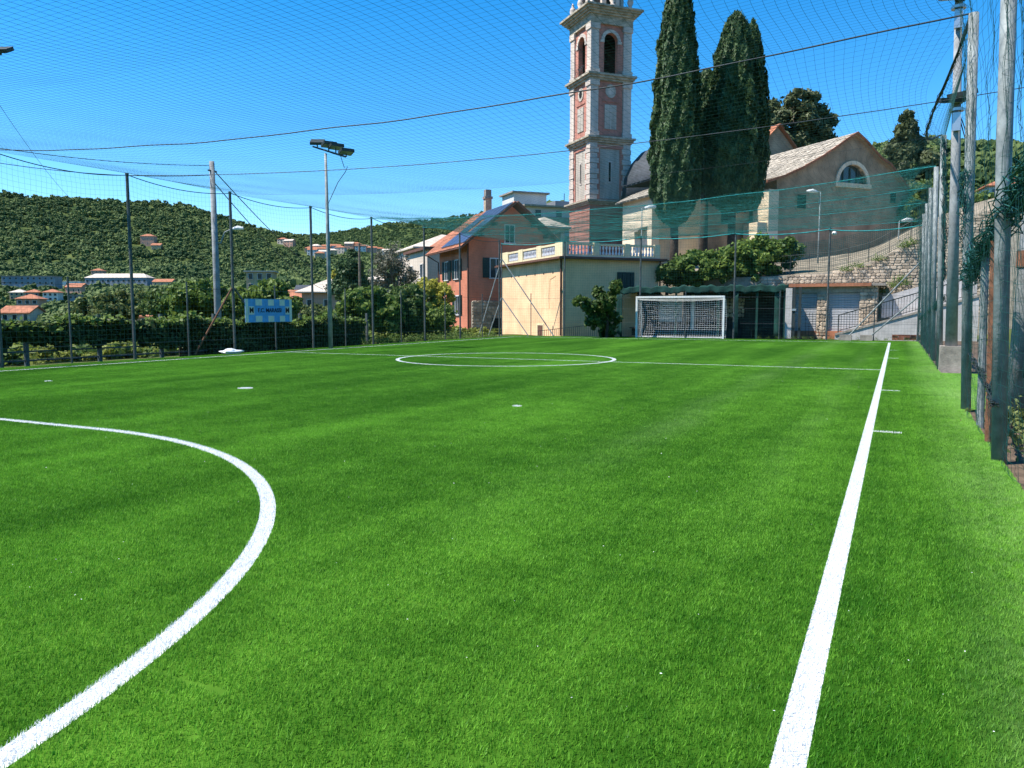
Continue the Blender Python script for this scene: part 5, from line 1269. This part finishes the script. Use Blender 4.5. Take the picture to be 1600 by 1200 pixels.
# ------------------------------------------------------------------ forest on the hills
def crown_proto(seed, n=260):
    q = np.random.default_rng(seed); C, r = ellipsoid_clumps((0, 0, .45), (.5, .5, .42), 9, q, (.30, .55), .4)
    bm = bmesh.new()
    for c, rr_ in zip(C, r):
        m4 = Matrix.Translation(Vector(c)) @ Matrix.Diagonal((rr_, rr_, rr_*.9, 1)); bmesh.ops.create_icosphere(bm, subdivisions=2, radius=1, matrix=m4)
    for v in bm.verts: v.co += Vector(q.normal(0, .05, 3))
    me = bpy.data.meshes.new('forest_tree'); bm.to_mesh(me); bm.free(); return me
fp_ = [proto('forest_tree', crown_proto(200+i), lm_forest) for i in range(5)]
houses_px = []
def forest(n, zlo, zhi, s0, s1, seed, pxlo=-500, pxhi=2000, avoid=()):
    q = np.random.default_rng(seed); px = q.uniform(pxlo, pxhi, n); Z = np.exp(q.uniform(math.log(zlo), math.log(zhi), n))
    lat = (px-800)/FPX*Z; x, y = lat*RV[0]+Z*FH[0], lat*RV[1]+Z*FH[1]
    ok = np.ones(n, bool)
    for ax_, ay_, ar_ in avoid: ok &= np.hypot(x-ax_, y-ay_) > ar_
    ok &= ~((px > 640) & (Z < 130)) & ~((px > 960) & (px < 1340) & (Z < 95))
    px, Z, x, y = px[ok], Z[ok], x[ok], y[ok]; z = terrain(x, y); n = len(x)
    s = q.uniform(s0, s1, n)*(.55+.5*q.random(n)+.45*(.5+.5*wob(x*.006, y*.006)))
    open_ = (Z > 260) & (Z < 950) & (wob(x*.011, y*.013) > .12); drop = open_ & (q.random(n) < .55); s = np.where(open_, s*.7, s)
    x, y, z, s, px, Z = (v[~drop] for v in (x, y, z, s, px, Z)); n = len(x)
    hp_ = s*.5*FPX/Z; ty = 486-(z+s*.95-CAM_H)*FPX/Z; keep = np.ones(n, bool)
    for a, b, hz, yy in VIS: keep &= ~((px+hp_ > a) & (px-hp_ < b) & (Z < hz+s) & (ty < yy) & (Z > hz*.35))
    px, Z, x, y, z, s = px[keep], Z[keep], x[keep], y[keep], z[keep], s[keep]; n = len(x)
    return np.stack([x, y, z-.12*s], -1), np.stack([q.normal(0, .1, n), q.normal(0, .1, n), q.uniform(0, 6.3, n)], -1), np.stack([s, s, s*q.uniform(.75, 1.15, n)], -1), q.integers(0, 5, n)
# houses in the valley and on the hills ------------------------------------------------
def ground(px, Z):
    p = at(px, 486, Z); p[2] = float(terrain([p[0]], [p[1]])[0]); return p
AV = []; VIS = []
def hs_(label, px, Z, w, d, h, roof, wall, roofm, rz=RB, **k):
    dz = k.pop('dz', 0); p = ground(px, Z); p[2] += dz; pv = w*1.15*FPX/Z; VIS.append((px-pv*.35, px+pv*1.05, Z, 486-(p[2]+h*k.pop('vis', .5)-CAM_H)*FPX/Z)); AV.append((p[0], p[1], max(w, d)*.8)); 
    t_ = (np.array([0., 0.])-p[:2]); t_ /= np.linalg.norm(t_)
    kw = dict(floors=2, nA=3, nB=2, winw=1.0, winh=1.4, base=6, cat='house'); kw.update(k); nm = kw.pop('name', 'country_house')
    return simple_house(label, nm, p, rz, w, d, h, roof, wall, roofm, **kw)
hs_('long grey apartment block left of the valley terraces', 5, 520, 34, 10, 9, 'flat', m_fargrey, m_concrete, rz=R(30), name='apartment_building', cat='building', floors=3, nA=9, nB=2, winw=1.6)
hs_('long pale row of terraced flats with white parapets', 135, 560, 46, 10, 4.5, 'hip', m_fargrey, m_roofpale, rz=R(22), name='terraced_flats', cat='building', floors=1, nA=12, nB=2, winw=2.0, winh=1.8, dz=2, rh=3.2)
hs_('small white house behind the row of flats', 85, 600, 22, 8, 3.5, 'flat', m_farwhite, m_roofpale, rz=R(22), floors=1)
hs_('red roofed house above the row of flats', 145, 700, 10, 8, 5, 'hip', m_farpink, m_tilefar, rz=R(30), dz=2)
hs_('low orange roof right end of the flats', 240, 540, 14, 7, 3, 'gable', m_farochre, m_tilefar, rz=R(20), floors=1, dz=1)
hs_('small red roof below the row of flats', 104, 420, 9, 7, 3.5, 'gable', m_farpink, m_tilefar, rz=R(20), floors=1)
hs_('white two storey house with red hipped roof in the valley', 68, 300, 5.4, 5, 3.4, 'hip', m_farwhite, m_tilefar, rz=R(35))
hs_('pink tinted house with brown hipped roof', 40, 310, 5.2, 5, 3.3, 'hip', m_farpink, m_tilefar, rz=R(35))
hs_('flat ochre house at the valley edge', 16, 330, 6, 5, 3.0, 'hip', m_farochre, m_roofpale, rz=R(30))
hs_('grey flat roofed cube house in the valley', 108, 270, 4.6, 5, 3, 'flat', m_fargrey, m_concrete, rz=R(35))
hs_('orange red house low left above the hedge', 26, 205, 5.4, 5, 3.4, 'hip', m_farpink, m_tilefar, rz=R(35))
hs_('bright orange roof just above the hedge at left', 0, 140, 5.6, 4, 1.8, 'gable', m_farwall, m_tilefar, rz=R(20), floors=1)
hs_('low orange tiled roof just above the ivy hedge', 205, 100, 7.5, 4.5, 1.9, 'gable', m_farpink, m_tilefar, rz=R(18), floors=1, nA=2, nB=1, dz=.6)
hs_('white roofed shed seen through the hedge gap', 70, 74, 4.0, 2.5, 1.1, 'flat', m_farwhite, m_whitep, rz=R(25), floors=1, nA=1, nB=1, winh=.5, dz=-.6)
hs_('ochre apartment house with balconies beyond the banner', 386, 165, 5.6, 5, 6.6, 'flat', m_farochre, m_farwall, rz=R(35), dz=2.6, vis=.25, name='apartment_building', cat='building', floors=3, nA=3, nB=2)
hs_('low salmon house with orange roof right of the ochre apartments', 446, 118, 5, 4, 2.4, 'gable', m_farpink, m_tilefar, rz=R(25), floors=1, dz=1.9, vis=.2)
hs_('house with wide pale hipped roof beyond the left mast', 472, 112, 7.2, 6.4, 3.4, 'hip', m_farpink, m_roofpale, rz=R(28), floors=1, rh=2.1, ov=.8, dz=1.7, vis=.2)
hs_('dark blue roofed shed between ochre and pale roofs', 462, 150, 7, 5, 4.2, 'gable', m_fargrey, m_slatedark, rz=R(28), floors=1, dz=.5)
hs_('ruined red brick turret house beside bare tree', 570, 95, 3.2, 3.2, 6.0, 'hip', m_farpink, m_roofpale, rz=R(30), floors=2, nA=1, nB=1)
hs_('hilltop orange villa on the wooded left hill', 224, 1020, 17, 12, 11, 'hip', m_farpink, m_tilefar, rz=R(30), dz=2)
hs_('small salmon house beside the hilltop villa', 240, 1000, 12, 10, 6, 'gable', m_farochre, m_tilefar, rz=R(30))
q = np.random.default_rng(12)
vil = [(436, 1180), (446, 1160), (478, 1120), (486, 1150), (482, 1090), (492, 1100), (500, 1130), (505, 1170), (512, 1120), (516, 1180), (524, 1150), (540, 1250), (548, 1260), (556, 1240), (564, 1270), (574, 1250), (586, 1260), (598, 1240), (494, 1050), (500, 1070)]

vil.sort()
ordn = 'first second third fourth fifth sixth seventh eighth ninth tenth eleventh twelfth thirteenth fourteenth fifteenth sixteenth seventeenth eighteenth nineteenth twentieth'.split()
def vlab(i):
    return 'tiny %s house with %s %s roof, %s from the left in hillside village' % (('beige', 'pink', 'ochre', 'white')[i % 4], ('orange', 'pale')[i % 3 == 1], ('hipped', 'gabled')[i % 2], ordn[i])
for i, (px, Z) in enumerate(vil):
    w = q.uniform(13, 18)
    hs_(vlab(i), px, Z, w, q.uniform(8, 10), q.uniform(6, 9), ('hip', 'gable')[i % 2], (m_farwall, m_farpink, m_farochre, m_farwhite)[i % 4], (m_tilefar, m_roofpale)[i % 3 == 1], rz=R(q.uniform(5, 50)), group='village houses on the hillside', floors=2, nA=3, nB=2, winw=1.6, winh=1.8, base=12)
hs_('white house with orange roof on right hillside', 1532, 115, 6.5, 6, 4.6, 'hip', m_farwhite, m_tilefar, rz=R(10), floors=2)
tele = thing('telegraph_pole', 'old wooden telegraph pole beside the dark pointed tree', 'pole', ground(563, 70))
zt_ = zy(380, 70)-tele.location.z
MB().tube([(0, 0, -.5), (0, 0, zt_)], [.14, .09], 8).build('pole', m_barkpale, tele); MB().beam(-RV*.8+[0, 0, zt_-.25], RV*.8+[0, 0, zt_-.25], .1).build('crossarm', m_barkpale, tele)
fa = [forest(60000, 640, 2700, 6, 9.8, 301, avoid=AV), forest(12000, 240, 700, 5, 8, 302, avoid=AV), forest(2400, 95, 260, 2.6, 4.6, 303, -500, 720, avoid=AV), forest(700, 60, 260, 3.0, 5.0, 304, 1340, 2000, avoid=AV), forest(1000, 130, 320, 4, 6, 305, 640, 1400, avoid=AV)]
instancer('forest', np.vstack([f[0] for f in fa]), np.vstack([f[1] for f in fa]), np.vstack([f[2] for f in fa]), np.concatenate([f[3] for f in fa]), fp_, 'dense green woodland covering the hills and valley')
# scrub just below the left fence
q = np.random.default_rng(91); n_ = 6000; y = q.uniform(-4, 70, n_); x = -21.3-np.abs(q.normal(0, 26, n_))
zb = terrain(x, y); s = q.uniform(.7, 1.7, n_); keep = zb+s*.8 < .45
def leafy_proto(seed):
    q2 = np.random.default_rng(seed); C, r = ellipsoid_clumps((0, 0, .4), (.5, .5, .4), 14, q2, (.25, .5)); c, d = clumps(C, r, 700, q2); V, F_ = leaf_quads(c, d, .10, q2, 1.8); return mesh_np('scrub_bush', V, F_)
lp_ = [proto('scrub_bush', leafy_proto(400+i), (lm_green, lm_scrub, lm_scrub)[i]) for i in range(3)]
x, y, zb, s = x[keep], y[keep], zb[keep], s[keep]; n_ = len(x)
instancer('scrub', np.stack([x, y, zb-.1], -1), np.stack([0*x, 0*x, q.uniform(0, 6.3, n_)], -1), np.stack([s*1.3, s*1.3, s], -1), q.integers(0, 3, n_), lp_, 'bright green scrub growing on the slope below the left fence')
